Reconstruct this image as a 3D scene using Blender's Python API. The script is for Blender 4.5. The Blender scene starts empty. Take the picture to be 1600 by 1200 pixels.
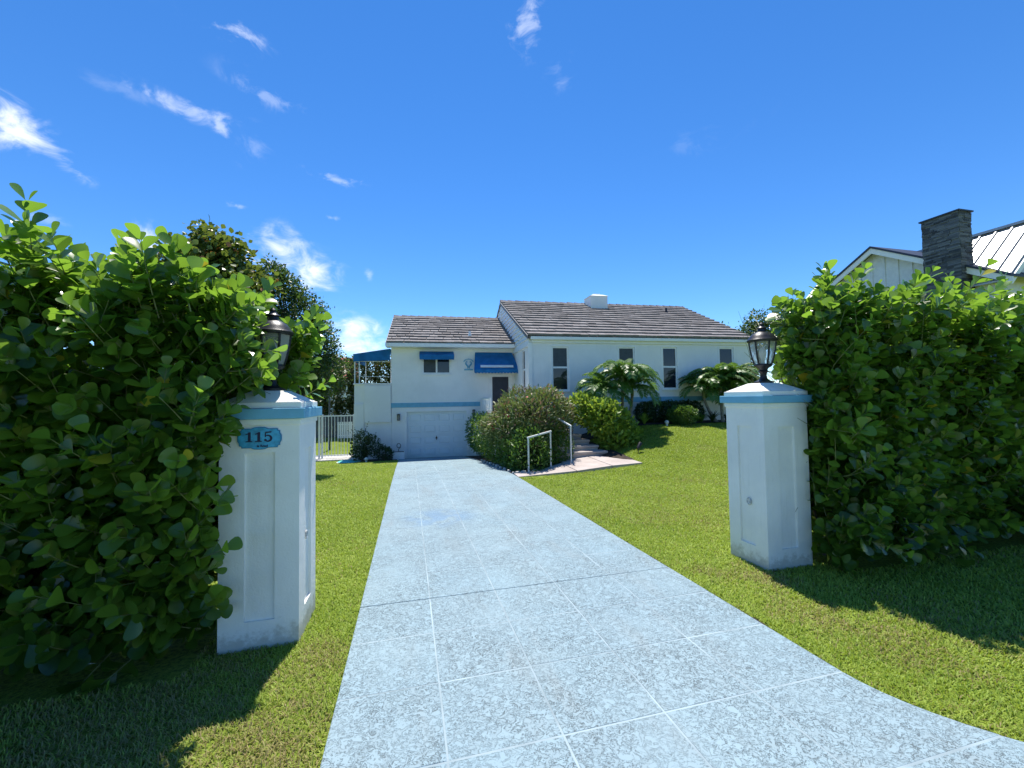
import bpy, bmesh, math, random
import numpy as np
from mathutils import Matrix, Vector
random.seed(7)
rng = np.random.default_rng(11)
sc = bpy.context.scene
COL = sc.collection
R = math.radians
PI = math.pi

# ------------------------------------------------------------------ camera, sky, sun, exposure
EYE = 1.67
cam_data = bpy.data.cameras.new('camera')
cam_data.sensor_width = 36.0
cam_data.lens = 36.0 * 640 / 1600
cam_data.clip_start = 0.05
cam_data.clip_end = 3000
cam = bpy.data.objects.new('camera', cam_data)
COL.objects.link(cam)
CAM_M = Matrix.Rotation(-R(14.1), 4, 'Z') @ Matrix.Rotation(R(90 + 2.02), 4, 'X') @ Matrix.Rotation(-R(0.86), 4, 'Z')
cam.matrix_world = Matrix.Translation((0, 0, EYE)) @ CAM_M
sc.camera = cam

SUN_AZ, SUN_EL = 10.5, 66.5          # degrees clockwise from +Y, above the horizon
SUN_STRENGTH, SKY_STRENGTH = 5.0, 0.14
sc.view_settings.view_transform = 'Standard'
sc.view_settings.look = 'None'
sc.view_settings.gamma = 1
sc.view_settings.use_curve_mapping = False
sc.view_settings.exposure = 0.58
sc.cycles.max_bounces = 10
sc.cycles.diffuse_bounces = 5
sc.cycles.transparent_max_bounces = 16
sc.cycles.use_denoising = True
sc.cycles.sample_clamp_indirect = 6

sun_d = bpy.data.lights.new('sun', 'SUN')
sun_d.energy = SUN_STRENGTH
sun_d.angle = R(0.5)
sun_d.color = (1.0, 0.95, 0.86)
sun = bpy.data.objects.new('sun', sun_d)
COL.objects.link(sun)
sdir = Vector((math.sin(R(SUN_AZ)) * math.cos(R(SUN_EL)), math.cos(R(SUN_AZ)) * math.cos(R(SUN_EL)), math.sin(R(SUN_EL))))
sun.rotation_euler = (-sdir).to_track_quat('-Z', 'Y').to_euler()
sun.location = sdir * 60

world = bpy.data.worlds.new('World')
sc.world = world
world.use_nodes = True
wn, wl = world.node_tree.nodes, world.node_tree.links
wn.clear()


def dirvec(az, el):
    az, el = R(az), R(el)
    return Vector((math.sin(az) * math.cos(el), math.cos(az) * math.cos(el), math.sin(el)))


def build_world():
    def N(t, **kw):
        n = wn.new(t)
        for k, v in kw.items():
            setattr(n, k, v)
        return n

    def math_(op, a, b=None, c=None, clamp=False):
        n = N('ShaderNodeMath', operation=op, use_clamp=clamp)
        for i, v in enumerate((a, b, c)):
            if v is None:
                continue
            if isinstance(v, (int, float)):
                n.inputs[i].default_value = v
            else:
                wl.new(v, n.inputs[i])
        return n.outputs[0]
    sky = N('ShaderNodeTexSky', sky_type='NISHITA')
    sky.sun_disc = False
    sky.sun_elevation = R(SUN_EL)
    sky.sun_rotation = R(SUN_AZ)
    sky.altitude = 0
    sky.air_density = .80
    sky.dust_density = 0.0
    sky.ozone_density = 5.5
    grade = N('ShaderNodeHueSaturation')
    grade.inputs['Saturation'].default_value = 1.22
    grade.inputs['Hue'].default_value = .503
    wl.new(sky.outputs[0], grade.inputs['Color'])
    tc = N('ShaderNodeTexCoord')
    vec = tc.outputs['Generated']
    # wispy detail shared by every cloud
    mp = N('ShaderNodeMapping')
    mp.inputs['Scale'].default_value = (1, 1, 1.7)
    wl.new(vec, mp.inputs['Vector'])
    big = N('ShaderNodeTexNoise')
    big.inputs['Scale'].default_value = 17
    big.inputs['Detail'].default_value = 7
    big.inputs['Roughness'].default_value = 0.62
    big.inputs['Distortion'].default_value = 0.5
    wl.new(mp.outputs[0], big.inputs['Vector'])
    nz = big.outputs['Fac']
    total = None
    # (azimuth, elevation, half width, half height, tilt, density, raggedness)
    clouds = [(-37.8, 23.8, 4.4, 2.6, -24, .85, .8), (-34.0, 22.0, 3.0, 1.1, -30, .35, 1.1), (-25.5, 29.9, 4.4, 1.1, -4, .34, 1.2), (-27.5, 29.6, 8.0, .9, 2, .10, .8),
              (-21.4, 29.4, 1.3, 1.7, 20, .4, 1.1), (-17.0, 33.6, 4.4, 1.6, -10, .2, 1.2), (-18.7, 28.3, 2.4, 2.6, 0, .14, 1.0),
              (17.4, 43.4, 3.0, 3.4, -35, .36, 1.2), (21.8, 38.6, 2.2, 2.0, 10, .12, 1.2), (-15.6, 18.0, 4.4, 3.6, -16, 1.0, .5), (-11.6, 15.8, 4.2, 3.4, -14, 1.0, .5),
              (-6.6, 9.6, 5.0, 2.8, 0, 1.0, .5), (-5.6, 6.8, 5.5, 3.0, 0, .85, .6), (-9.6, 26.9, 4.2, 0.9, -8, .3, 1.1), (-6.6, 27.0, 2.0, .7, 5, .25, 1.1),
              (-20.5, 37.8, 3.4, 1.4, -14, .36, 1.2), (-20.0, 22.0, 1.5, 0.6, 0, .35, .8), (-9.6, 22.6, 1.3, 0.5, -5, .35, .8),
              (-5.1, 16.3, 0.9, 1.3, 0, .3, .8), (-27.5, 16.8, 2.8, 2.2, 0, .8, .7), (-26.0, 13.8, 6.5, 2.0, 0, .7, .7), (-35, 16.8, 2.4, .6, 0, .2, 1), (-30, 39, 5, 1.6, -10, .12, 1.1), (40, 30, 7, 2, 8, .05, 1.0),
              (-60, 24, 9, 4, 10, .8, .8), (-95, 18, 10, 4, 0, .9, .7), (75, 12, 11, 3, 0, .5, .8), (140, 22, 11, 4.5, 10, .8, .8), (-150, 16, 13, 4, 0, .9, .7), (190, 40, 8, 4, 0, .4, 1.0)]
    for az, el, hw, hh, tilt, den, rag in clouds:
        c = dirvec(az, el)
        right = Vector((math.cos(R(az)), -math.sin(R(az)), 0))
        up = right.cross(c)
        ct, st = math.cos(R(tilt)), math.sin(R(tilt))
        a1 = (right * ct + up * st) / math.tan(R(hw))
        a2 = (up * ct - right * st) / math.tan(R(hh))

        def dot(v):
            n = N('ShaderNodeVectorMath', operation='DOT_PRODUCT')
            wl.new(vec, n.inputs[0])
            n.inputs[1].default_value = v
            return n.outputs['Value']
        d1, d2 = dot(a1), dot(a2)
        front = math_('GREATER_THAN', dot(c), 0.3)
        r2 = math_('ADD', math_('MULTIPLY', d1, d1), math_('MULTIPLY', d2, d2))
        fall = math_('SUBTRACT', 1.0, math_('SQRT', r2))            # 1 at the centre, 0 on the rim
        m = math_('ADD', fall, math_('MULTIPLY', math_('SUBTRACT', nz, 0.5 + 0.03 * rag), 5.0 * rag))
        m = math_('MULTIPLY', m, math_('MULTIPLY', math_('ADD', fall, 0.35, clamp=True), 1.0))
        mr = N('ShaderNodeMapRange', interpolation_type='SMOOTHSTEP')
        mr.inputs['From Min'].default_value = 0.0
        mr.inputs['From Max'].default_value = 1.25
        mr.inputs['To Max'].default_value = min(den, 1.0)
        wl.new(m, mr.inputs['Value'])
        o = math_('MULTIPLY', mr.outputs[0], front)
        total = o if total is None else math_('MAXIMUM', total, o)
    mix = N('ShaderNodeMix', data_type='RGBA')
    wl.new(total, mix.inputs['Factor'])
    wl.new(grade.outputs[0], mix.inputs[6])
    mix.inputs[7].default_value = (6.0, 6.3, 6.8, 1)
    bg = N('ShaderNodeBackground')
    bg.inputs['Strength'].default_value = SKY_STRENGTH
    wl.new(mix.outputs[2], bg.inputs['Color'])
    out = N('ShaderNodeOutputWorld')
    wl.new(bg.outputs[0], out.inputs['Surface'])


build_world()


# ------------------------------------------------------------------ material helpers
class Mat:
    def __init__(s, name):
        s.m = bpy.data.materials.new(name)
        s.m.use_nodes = True
        s.n, s.l = s.m.node_tree.nodes, s.m.node_tree.links
        s.b = s.n['Principled BSDF']
        s.out = s.n['Material Output']

    def put(s, sock, v):
        if isinstance(v, bpy.types.NodeSocket):
            s.l.new(v, sock)
        elif isinstance(v, tuple) and len(v) == 3 and sock.type == 'RGBA':
            sock.default_value = (*v, 1)
        else:
            sock.default_value = v

    def math(s, op, a, b=0.0, clamp=False):
        n = s.n.new('ShaderNodeMath')
        n.operation = op
        n.use_clamp = clamp
        s.put(n.inputs[0], a)
        s.put(n.inputs[1], b)
        return n.outputs[0]

    def pos(s, scale=(1, 1, 1), obj=False):
        if obj:
            src = s.n.new('ShaderNodeTexCoord').outputs['Object']
        else:
            src = s.n.new('ShaderNodeNewGeometry').outputs['Position']
        mp = s.n.new('ShaderNodeMapping')
        mp.inputs['Scale'].default_value = scale
        s.l.new(src, mp.inputs['Vector'])
        return mp.outputs[0]

    def noise(s, scale, detail=3, rough=.55, vec=None, dist=0.0):
        n = s.n.new('ShaderNodeTexNoise')
        n.inputs['Scale'].default_value = scale
        n.inputs['Detail'].default_value = detail
        n.inputs['Roughness'].default_value = rough
        n.inputs['Distortion'].default_value = dist
        s.l.new(vec if vec is not None else s.pos(), n.inputs['Vector'])
        return n.outputs['Fac']

    def ramp(s, fac, a, b, lo=0.0, hi=1.0):
        n = s.n.new('ShaderNodeMapRange')
        n.interpolation_type = 'SMOOTHSTEP'
        s.put(n.inputs['Value'], fac)
        n.inputs['From Min'].default_value = a
        n.inputs['From Max'].default_value = b
        n.inputs['To Min'].default_value = lo
        n.inputs['To Max'].default_value = hi
        return n.outputs[0]

    def mix(s, fac, a, b, mode='MIX'):
        n = s.n.new('ShaderNodeMix')
        n.data_type = 'RGBA'
        n.blend_type = mode
        s.put(n.inputs['Factor'], fac)
        s.put(n.inputs[6], a)
        s.put(n.inputs[7], b)
        return n.outputs[2]

    def attr(s, name):
        n = s.n.new('ShaderNodeAttribute')
        n.attribute_name = name
        return n.outputs['Fac']

    def bump(s, h, strength=.3, dist=.01):
        n = s.n.new('ShaderNodeBump')
        n.inputs['Strength'].default_value = strength
        n.inputs['Distance'].default_value = dist
        s.put(n.inputs['Height'], h)
        s.l.new(n.outputs[0], s.b.inputs['Normal'])

    def set(s, **kw):
        for k, v in kw.items():
            s.put(s.b.inputs[{'color': 'Base Color', 'rough': 'Roughness', 'metal': 'Metallic', 'spec': 'Specular IOR Level'}[k]], v)
        return s


def plain(name, col, rough=.6, metal=0.0, var=.06, scale=6.0, bump=0.0, bscale=60, spec=.4):
    m = Mat(name)
    f = m.noise(scale, 4)
    dark = tuple(c * (1 - var * 2) for c in col)
    lite = tuple(min(1, c * (1 + var)) for c in col)
    m.set(color=m.mix(m.ramp(f, .3, .7), dark, lite), rough=rough, metal=metal, spec=spec)
    if bump:
        m.bump(m.noise(bscale, 4), bump, .006)
    return m.m


def stucco(name, col, grime=.25):
    m = Mat(name)
    base = m.mix(m.ramp(m.noise(1.3, 5, .6), .35, .7), tuple(c * .93 for c in col), col)
    streak = m.noise(5, 4, .6, m.pos((3, 3, .35)))
    base = m.mix(m.ramp(streak, .56, .8, 0, grime), base, tuple(c * .7 for c in col[:2]) + (col[2] * .66,))
    m.set(color=base, rough=.75, spec=.25)
    m.bump(m.noise(55, 5, .7), .35, .004)
    return m.m


def leaf_mat(name, dark, light, glow, gloss=.35, trans=.35, odd=None, spec=.5):
    m = Mat(name)
    r = m.attr('rnd')
    col = m.mix(r, dark, light)
    gl = m.mix(r, tuple(c * .8 for c in glow), tuple(c * 1.15 for c in glow))
    if odd:
        k = m.math('GREATER_THAN', r, odd[0])
        col = m.mix(k, col, odd[1])
        gl = m.mix(k, gl, odd[1])
    m.set(color=col, rough=gloss, spec=spec)
    tr = m.n.new('ShaderNodeBsdfTranslucent')
    m.put(tr.inputs['Color'], gl)
    mx = m.n.new('ShaderNodeMixShader')
    mx.inputs[0].default_value = trans
    m.l.new(m.b.outputs[0], mx.inputs[1])
    m.l.new(tr.outputs[0], mx.inputs[2])
    m.l.new(mx.outputs[0], m.out.inputs['Surface'])
    return m.m


def glass(name, tint, rough=.03, alpha=None):
    m = Mat(name)
    m.set(color=tint, rough=rough, spec=.5)
    if alpha is not None:
        t = m.n.new('ShaderNodeBsdfTransparent')
        mx = m.n.new('ShaderNodeMixShader')
        lw = m.n.new('ShaderNodeLayerWeight')
        lw.inputs[0].default_value = .35
        m.put(mx.inputs[0], m.ramp(lw.outputs['Facing'], 0, 1, alpha, .95))
        m.l.new(t.outputs[0], mx.inputs[1])
        m.l.new(m.b.outputs[0], mx.inputs[2])
        m.l.new(mx.outputs[0], m.out.inputs['Surface'])
    return m.m


M = {}
M['white'] = stucco('white_stucco', (.86, .855, .83))
M['trim'] = plain('white_paint', (.84, .84, .82), .5, var=.02)
M['scar'] = plain('weathered_filler', (.55, .56, .55), .8, var=.2, scale=50, bump=.6)
M['grey_trim'] = plain('grey_trim', (.16, .16, .17), .6)
def pillar_material():
    m = Mat('pillar_stucco')
    col = (.85, .84, .79)
    base = m.mix(m.ramp(m.noise(2.2, 5, .6), .35, .7), tuple(c * .92 for c in col), col)
    base = m.mix(m.ramp(m.noise(6, 5, .65, m.pos((3, 3, .3))), .54, .8, 0, .35), base, (.54, .54, .49))
    base = m.mix(m.ramp(m.noise(18, 4, .7), .66, .78, 0, .3), base, (.50, .49, .45))
    # mud splashed up from the lawn
    xyz = m.n.new('ShaderNodeSeparateXYZ')
    m.l.new(m.pos(obj=True), xyz.inputs[0])
    h = m.math('ADD', xyz.outputs['Z'], m.math('MULTIPLY', m.math('SUBTRACT', m.noise(14, 5, .7), .5), .35))
    base = m.mix(m.ramp(h, .02, .14, .55, 0), base, (.33, .30, .22))
    m.set(color=base, rough=.8, spec=.2)
    n = m.math('ADD', m.noise(70, 5, .7), m.math('MULTIPLY', m.noise(9, 3), 1.5))
    m.bump(n, .55, .006)
    return m.m


M['pillar'] = pillar_material()
M['band'] = plain('turquoise_paint', (.16, .42, .58), .55, var=.05, bump=.15)
M['garage'] = plain('garage_door_paint', (.74, .80, .82), .45, var=.02, scale=2)
M['awning'] = plain('blue_canvas', (.016, .15, .36), .75, var=.12, scale=3, bump=.2, bscale=220, spec=.2)
M['black'] = plain('black_metal', (.03, .03, .035), .38, .4, var=.2, scale=30, bump=.2, bscale=90)
M['win'] = glass('window_glass', (.012, .018, .028), .03)
M['screen'] = plain('window_screen', (.05, .065, .075), .5, var=.1)
M['dark_door'] = plain('dark_door', (.03, .03, .045), .35, var=.1)
M['lamp_glass'] = glass('seeded_glass', (.55, .56, .52), .25, .3)
M['bulb'] = plain('frosted_bulb', (.75, .73, .66), .4, var=.02)
M['bark'] = plain('bark', (.17, .13, .09), .85, var=.25, scale=14, bump=.6, bscale=30)
M['stem'] = plain('green_stem', (.20, .22, .08), .6, var=.2, scale=20)
M['palm_trunk'] = plain('palm_trunk', (.24, .22, .18), .8, var=.2, scale=12, bump=.4)
M['fence'] = plain('white_fence_metal', (.76, .77, .76), .4, var=.03)
M['concrete'] = plain('pale_concrete', (.52, .50, .46), .85, var=.12, scale=3, bump=.3)
M['soil'] = plain('dark_soil', (.05, .035, .025), .95, var=.3, scale=9, bump=.8, bscale=25)
M['dark_fence'] = plain('dark_grey_board', (.09, .10, .11), .7, var=.15)
M['redroof'] = plain('red_clay_tile', (.40, .11, .08), .8, var=.2, scale=4)
M['metal_roof'] = plain('standing_seam_metal', (.44, .44, .44), .42, .35, var=.05, scale=1.5)
M['navy'] = plain('navy_trim', (.035, .045, .075), .6, var=.1)
M['nwall'] = plain('board_siding', (.70, .72, .73), .7, var=.04)
M['plaque'] = plain('plaque_blue', (.05, .36, .58), .4, var=.15, scale=25)
M['ink'] = plain('plaque_lettering', (.012, .012, .05), .5, var=.05)
M['teal'] = plain('teal_cover', (.12, .55, .50), .6, var=.08)


def slab_material():
    m = Mat('knockdown_painted_concrete')
    p = m.pos((1, 1, .2))
    n1 = m.noise(19, 4, .66, p, 1.1)
    n2 = m.noise(34, 3, .6, m.pos((1, 1.25, .2)), .8)
    amount = m.ramp(m.noise(1.9, 5, .62, p), .26, .62, .35, 1)
    def worms(n, mid, w):
        return m.ramp(m.math('ABSOLUTE', m.math('SUBTRACT', n, mid)), w * .3, w, 1, 0)
    broken = m.ramp(m.noise(26, 3, .6, p), .44, .56)
    groove = m.math('MAXIMUM', m.math('MULTIPLY', worms(n1, .50, .030), broken), m.math('MULTIPLY', worms(n2, .47, .030), m.math('SUBTRACT', 1.0, broken)))
    groove = m.math('MULTIPLY', groove, amount)
    low = m.ramp(n1, .49, .56)
    r = m.n.new('ShaderNodeObjectInfo').outputs['Random']
    c = m.mix(m.ramp(m.noise(.7, 4, .6, p), .3, .7), (.272, .372, .415), (.248, .355, .410))
    c = m.mix(m.math('MULTIPLY', r, .35), c, (.250, .330, .370))
    c = m.mix(m.math('MULTIPLY', low, m.math('MULTIPLY', amount, .26)), c, (.205, .255, .275))
    # wheel tracks and washed-off dirt
    c = m.mix(m.ramp(m.noise(1.1, 6, .68, m.pos((2.4, .55, 1))), .50, .78, 0, .5), c, (.245, .275, .275))
    c = m.mix(m.ramp(m.noise(9, 5, .7, p), .58, .78, 0, .2), c, (.235, .265, .25))
    c = m.mix(m.math('MULTIPLY', groove, .85), c, (.075, .095, .10))
    # a patch of bluer paint left of the middle of the drive
    pt = m.n.new('ShaderNodeVectorMath')
    pt.operation = 'DISTANCE'
    m.l.new(m.pos(), pt.inputs[0])
    pt.inputs[1].default_value = (.45, 6.6, -.18)
    blue = m.math('MULTIPLY', m.ramp(pt.outputs['Value'], .2, .75, 1, 0), m.ramp(m.noise(4, 3), .35, .6))
    c = m.mix(m.math('MULTIPLY', blue, .45), c, (.13, .25, .42))
    m.set(color=c, rough=.78, spec=.25)
    m.bump(m.math('SUBTRACT', m.math('MULTIPLY', low, -.6), groove), .7, .005)
    return m.m


M['slab'] = slab_material()
M['joint'] = plain('joint_paint', (.295, .378, .415), .8, var=.14, scale=2.2, bump=.4)


def stone_path_material():
    m = Mat('pink_coral_stone')
    c = m.mix(m.ramp(m.noise(2, 5, .6), .3, .7), (.39, .335, .305), (.49, .435, .405))
    c = m.mix(m.ramp(m.noise(40, 4, .7), .55, .75), c, (.36, .27, .24))
    m.set(color=c, rough=.85, spec=.2)
    m.bump(m.noise(50, 4, .7), .4, .005)
    return m.m


M['coral'] = stone_path_material()


def roof_material():
    m = Mat('weathered_roof_tile')
    r = m.attr('rnd')
    c = m.mix(r, (.16, .146, .143), (.24, .222, .218))
    st = m.noise(7, 5, .65, m.pos((1.6, .35, .35)))
    c = m.mix(m.ramp(st, .48, .78, 0, .55), c, (.38, .365, .36))
    c = m.mix(m.ramp(m.noise(1.1, 4), .5, .75, 0, .5), c, (.09, .075, .075))
    m.set(color=c, rough=.85, spec=.25)
    m.bump(m.noise(30, 4), .4, .01)
    return m.m


M['tile'] = roof_material()


def lawn_material():
    m = Mat('lawn_soil')
    c = m.mix(m.ramp(m.noise(1.2, 5, .6), .3, .7), (.15, .22, .025), (.22, .28, .045))
    c = m.mix(m.ramp(m.noise(35, 4, .7), .4, .7), c, (.06, .085, .012))
    c = m.mix(m.ramp(m.noise(.8, 5, .65, m.pos((1, 1, 0))), .6, .78, 0, .6), c, (.20, .15, .07))
    m.set(color=c, rough=.95, spec=.1)
    m.bump(m.noise(60, 4, .7), .8, .02)
    return m.m


M['lawn'] = lawn_material()


def grass_material():
    m = Mat('grass_blade')
    r = m.attr('rnd')
    dry = m.attr('dry')
    c = m.mix(r, (.185, .285, .030), (.41, .50, .085))
    c = m.mix(dry, c, (.33, .25, .12))
    m.set(color=c, rough=.55, spec=.25)
    tr = m.n.new('ShaderNodeBsdfTranslucent')
    m.put(tr.inputs['Color'], m.mix(dry, (.44, .56, .05), (.36, .28, .12)))
    mx = m.n.new('ShaderNodeMixShader')
    mx.inputs[0].default_value = .3
    m.l.new(m.b.outputs[0], mx.inputs[1])
    m.l.new(tr.outputs[0], mx.inputs[2])
    m.l.new(mx.outputs[0], m.out.inputs['Surface'])
    return m.m


M['grass'] = grass_material()
M['clusia'] = leaf_mat('clusia_leaf', (.013, .045, .009), (.105, .195, .026), (.31, .55, .05), .24, .37, (.985, (.42, .38, .03)), .55)
M['seagrape'] = leaf_mat('sea_grape_leaf', (.045, .085, .014), (.14, .19, .03), (.26, .34, .05), .38, .25, (.95, (.40, .17, .05)))
M['darkleaf'] = leaf_mat('dark_tree_leaf', (.020, .055, .013), (.06, .12, .024), (.13, .23, .03), .45, .25)
M['fargreen'] = leaf_mat('tall_hedge_leaf', (.03, .055, .014), (.13, .16, .05), (.16, .22, .05), .75, .25, (.93, (.34, .24, .13)))
M['ixora'] = leaf_mat('reddish_shrub_leaf', (.06, .11, .024), (.20, .245, .07), (.26, .34, .07), .5, .24, (.80, (.28, .17, .11)))
M['hedgeleaf'] = leaf_mat('trimmed_hedge_leaf', (.030, .085, .014), (.10, .19, .028), (.20, .36, .04), .42, .28)
M['yellowleaf'] = leaf_mat('yellow_green_leaf', (.09, .19, .022), (.27, .39, .05), (.40, .55, .06), .4, .34)
M['palmleaf'] = leaf_mat('palm_leaflet', (.035, .10, .016), (.11, .22, .035), (.22, .40, .05), .42, .28)
M['deepleaf'] = leaf_mat('deep_green_leaf', (.016, .045, .012), (.045, .095, .02), (.08, .15, .02), .45, .2)
M['flower'] = plain('red_flower', (.45, .03, .025), .6, var=.2, scale=40)


def chimney_stone_material():
    m = Mat('dark_ledger_stone')
    r = m.attr('rnd')
    c = m.mix(r, (.030, .034, .042), (.15, .16, .175))
    c = m.mix(m.ramp(m.noise(9, 4), .5, .8, 0, .5), c, (.22, .22, .22))
    m.set(color=c, rough=.8)
    m.bump(m.noise(40, 4), .5, .01)
    return m.m


M['ledger'] = chimney_stone_material()


# ------------------------------------------------------------------ mesh helpers
class MB:
    """collects shapes; build() links them as one mesh object"""

    def __init__(s, k=1.0):
        s.v, s.f, s.r, s.k = [], [], [], k

    def add(s, vs, fs, rnd=None):
        o = len(s.v)
        s.v += [tuple(c * s.k for c in p) for p in vs]
        s.f += [tuple(i + o for i in f) for f in fs]
        s.r += [random.random() if rnd is None else rnd] * len(vs)
        return s

    def box(s, x0, x1, y0, y1, z0, z1, rnd=None):
        vs = [(x, y, z) for z in (z0, z1) for y in (y0, y1) for x in (x0, x1)]
        return s.add(vs, [(0, 2, 3, 1), (4, 5, 7, 6), (0, 1, 5, 4), (2, 6, 7, 3), (0, 4, 6, 2), (1, 3, 7, 5)], rnd)

    def hexa(s, b, t, rnd=None):
        """bottom quad and top quad, both counter-clockwise from above"""
        return s.add(list(b) + list(t), [(3, 2, 1, 0), (4, 5, 6, 7), (0, 1, 5, 4), (1, 2, 6, 5), (2, 3, 7, 6), (3, 0, 4, 7)], rnd)

    def quad(s, *p, rnd=None):
        return s.add(p, [tuple(range(len(p)))], rnd)

    def prism(s, poly, f0, f1, rnd=None):
        """poly: 2-d points; f0/f1 turn (a, b) into the 3-d points of the two ends"""
        n = len(poly)
        vs = [f0(*p) for p in poly] + [f1(*p) for p in poly]
        fs = [tuple(range(n))[::-1], tuple(range(n, 2 * n))]
        fs += [(i, (i + 1) % n, n + (i + 1) % n, n + i) for i in range(n)]
        return s.add(vs, fs, rnd)

    def tube(s, path, rad, n=8, rnd=None):
        path = [Vector(p) for p in path]
        rs = rad if isinstance(rad, (list, tuple)) else [rad] * len(path)
        vs, fs = [], []
        ref = None
        for i, p in enumerate(path):
            d = (path[min(i + 1, len(path) - 1)] - path[max(i - 1, 0)]).normalized()
            if ref is None:
                ref = Vector((1, 0, 0)) if abs(d.x) < .8 else Vector((0, 1, 0))
            a = (ref - d * ref.dot(d)).normalized()
            ref = a
            b = d.cross(a)
            for j in range(n):
                t = 2 * PI * j / n
                vs.append(tuple(p + (a * math.cos(t) + b * math.sin(t)) * rs[i]))
        m = len(path)
        for i in range(m - 1):
            for j in range(n):
                k = (j + 1) % n
                fs.append((i * n + j, i * n + k, (i + 1) * n + k, (i + 1) * n + j))
        fs.append(tuple(range(n))[::-1])
        fs.append(tuple(range((m - 1) * n, m * n)))
        return s.add(vs, fs, rnd)

    def lathe(s, prof, c=(0, 0, 0), n=20, rnd=None, phase=0.0):
        vs, fs = [], []
        for r, z in prof:
            for j in range(n):
                t = 2 * PI * (j + phase) / n
                vs.append((c[0] + r * math.cos(t), c[1] + r * math.sin(t), c[2] + z))
        m = len(prof)
        for i in range(m - 1):
            for j in range(n):
                k = (j + 1) % n
                fs.append((i * n + j, i * n + k, (i + 1) * n + k, (i + 1) * n + j))
        fs.append(tuple(range(n))[::-1])
        fs.append(tuple(range((m - 1) * n, m * n)))
        return s.add(vs, fs, rnd)

    def build(s, name, mat, parent=None, smooth=False, bevel=0.0, kind=None):
        me = bpy.data.meshes.new(name)
        me.from_pydata(s.v, [], s.f)
        a = me.attributes.new('rnd', 'FLOAT', 'POINT')
        a.data.foreach_set('value', s.r)
        me.materials.append(M[mat] if isinstance(mat, str) else mat)
        if smooth:
            me.polygons.foreach_set('use_smooth', [True] * len(me.polygons))
            try:
                me.set_sharp_from_angle(angle=R(38))
            except Exception:
                pass
        me.update()
        return link(name, me, parent, bevel, kind)


def link(name, me, parent=None, bevel=0.0, kind=None):
    o = bpy.data.objects.new(name, me)
    COL.objects.link(o)
    o.parent = parent
    if bevel:
        b = o.modifiers.new('bevel', 'BEVEL')
        b.width = bevel
        b.segments = 2
        b.limit_method = 'ANGLE'
    if kind:
        o['kind'] = kind
    return o


def tag(o, label=None, cat=None, group=None, kind=None):
    for k, v in (('label', label), ('category', cat), ('group', group), ('kind', kind)):
        if v:
            o[k] = v
    return o


def thing(name, label, cat, loc=(0, 0, 0), rotz=0.0, group=None):
    o = bpy.data.objects.new(name, None)
    COL.objects.link(o)
    o.empty_display_size = .2
    o.location = loc
    o.rotation_euler = (0, 0, rotz)
    return tag(o, label, cat, group)


def bulk_mesh(name, bv, bf, mats, locs, rnd, mat, extra=None):
    """N copies of one small triangle mesh, transformed and joined"""
    bv = np.asarray(bv, np.float32)
    bf = np.asarray(bf, np.int32)
    N, n = len(locs), len(bv)
    co = (np.einsum('nij,vj->nvi', mats, bv) + locs[:, None, :]).astype(np.float32)
    idx = (bf[None] + (np.arange(N) * n)[:, None, None]).reshape(-1, 3)
    me = bpy.data.meshes.new(name)
    me.vertices.add(N * n)
    me.vertices.foreach_set('co', co.ravel())
    me.loops.add(idx.size)
    me.loops.foreach_set('vertex_index', idx.ravel())
    me.polygons.add(len(idx))
    me.polygons.foreach_set('loop_start', np.arange(0, idx.size, 3, dtype=np.int32))
    me.polygons.foreach_set('use_smooth', np.ones(len(idx), bool))
    for an, vals in [('rnd', rnd)] + list((extra or {}).items()):
        a = me.attributes.new(an, 'FLOAT', 'POINT')
        a.data.foreach_set('value', np.repeat(np.asarray(vals, np.float32), n))
    me.materials.append(M[mat])
    me.update(calc_edges=True)
    return me


def norm(a):
    return a / np.maximum(np.linalg.norm(a, axis=-1, keepdims=True), 1e-9)


def frames(d, n, size):
    """columns: across the leaf, along the leaf, its upper side; scaled"""
    y = norm(d)
    x = norm(np.cross(y, n))
    z = np.cross(x, y)
    return np.stack([x, y, z], -1) * np.asarray(size).reshape(-1, 1, 1)


def leaf_shape(widths, fold=.12, curl=.0, stations=None):
    """unit-length blade along +Y; widths at the stations (even ones by default)"""
    vs, fs = [], []
    m = len(widths)
    for i, w in enumerate(widths):
        t = stations[i] if stations else i / (m - 1)
        zc = -curl * t * t
        vs += [(-w / 2, t, zc + fold * w / 2), (0, t, zc), (w / 2, t, zc + fold * w / 2)]
    for i in range(m - 1):
        a, b = i * 3, i * 3 + 3
        for j in (0, 1):
            fs += [(a + j, a + j + 1, b + j + 1), (a + j, b + j + 1, b + j)]
    return np.array(vs), fs


LEAF_OBOVATE = leaf_shape([.03, .06, .34, .64, 0.78, .70, .44, .14], .16, .06, [0, .10, .30, .54, .75, .90, .975, 1])
LEAF_ROUND = leaf_shape([.10, .75, .95, .70, .05], .15, .08)
LEAF_OVAL = leaf_shape([.04, .42, .5, .34, .03], .25, .15)
LEAF_LONG = leaf_shape([.05, .26, .28, .18, .02], .25, .25)


def drive_z(y):
    y = np.minimum(y, 18.05)
    return -0.0273 * np.maximum(y, -8) - 0.00375 * np.clip(y - 9, 0, None) ** 2


def sstep(t):
    t = np.clip(t, 0, 1)
    return t * t * (3 - 2 * t)


def ground(x, y):
    x, y = np.asarray(x, float), np.asarray(y, float)
    z = drive_z(y)
    w = sstep((y - 7.5) / 6.5) * sstep((x - 3.2) / 5.5)
    z = z * (1 - w) + .64 * w
    z = z + .55 * sstep((y - 20) / 8) * sstep((-x - .8) / 1.6)
    return z


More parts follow.
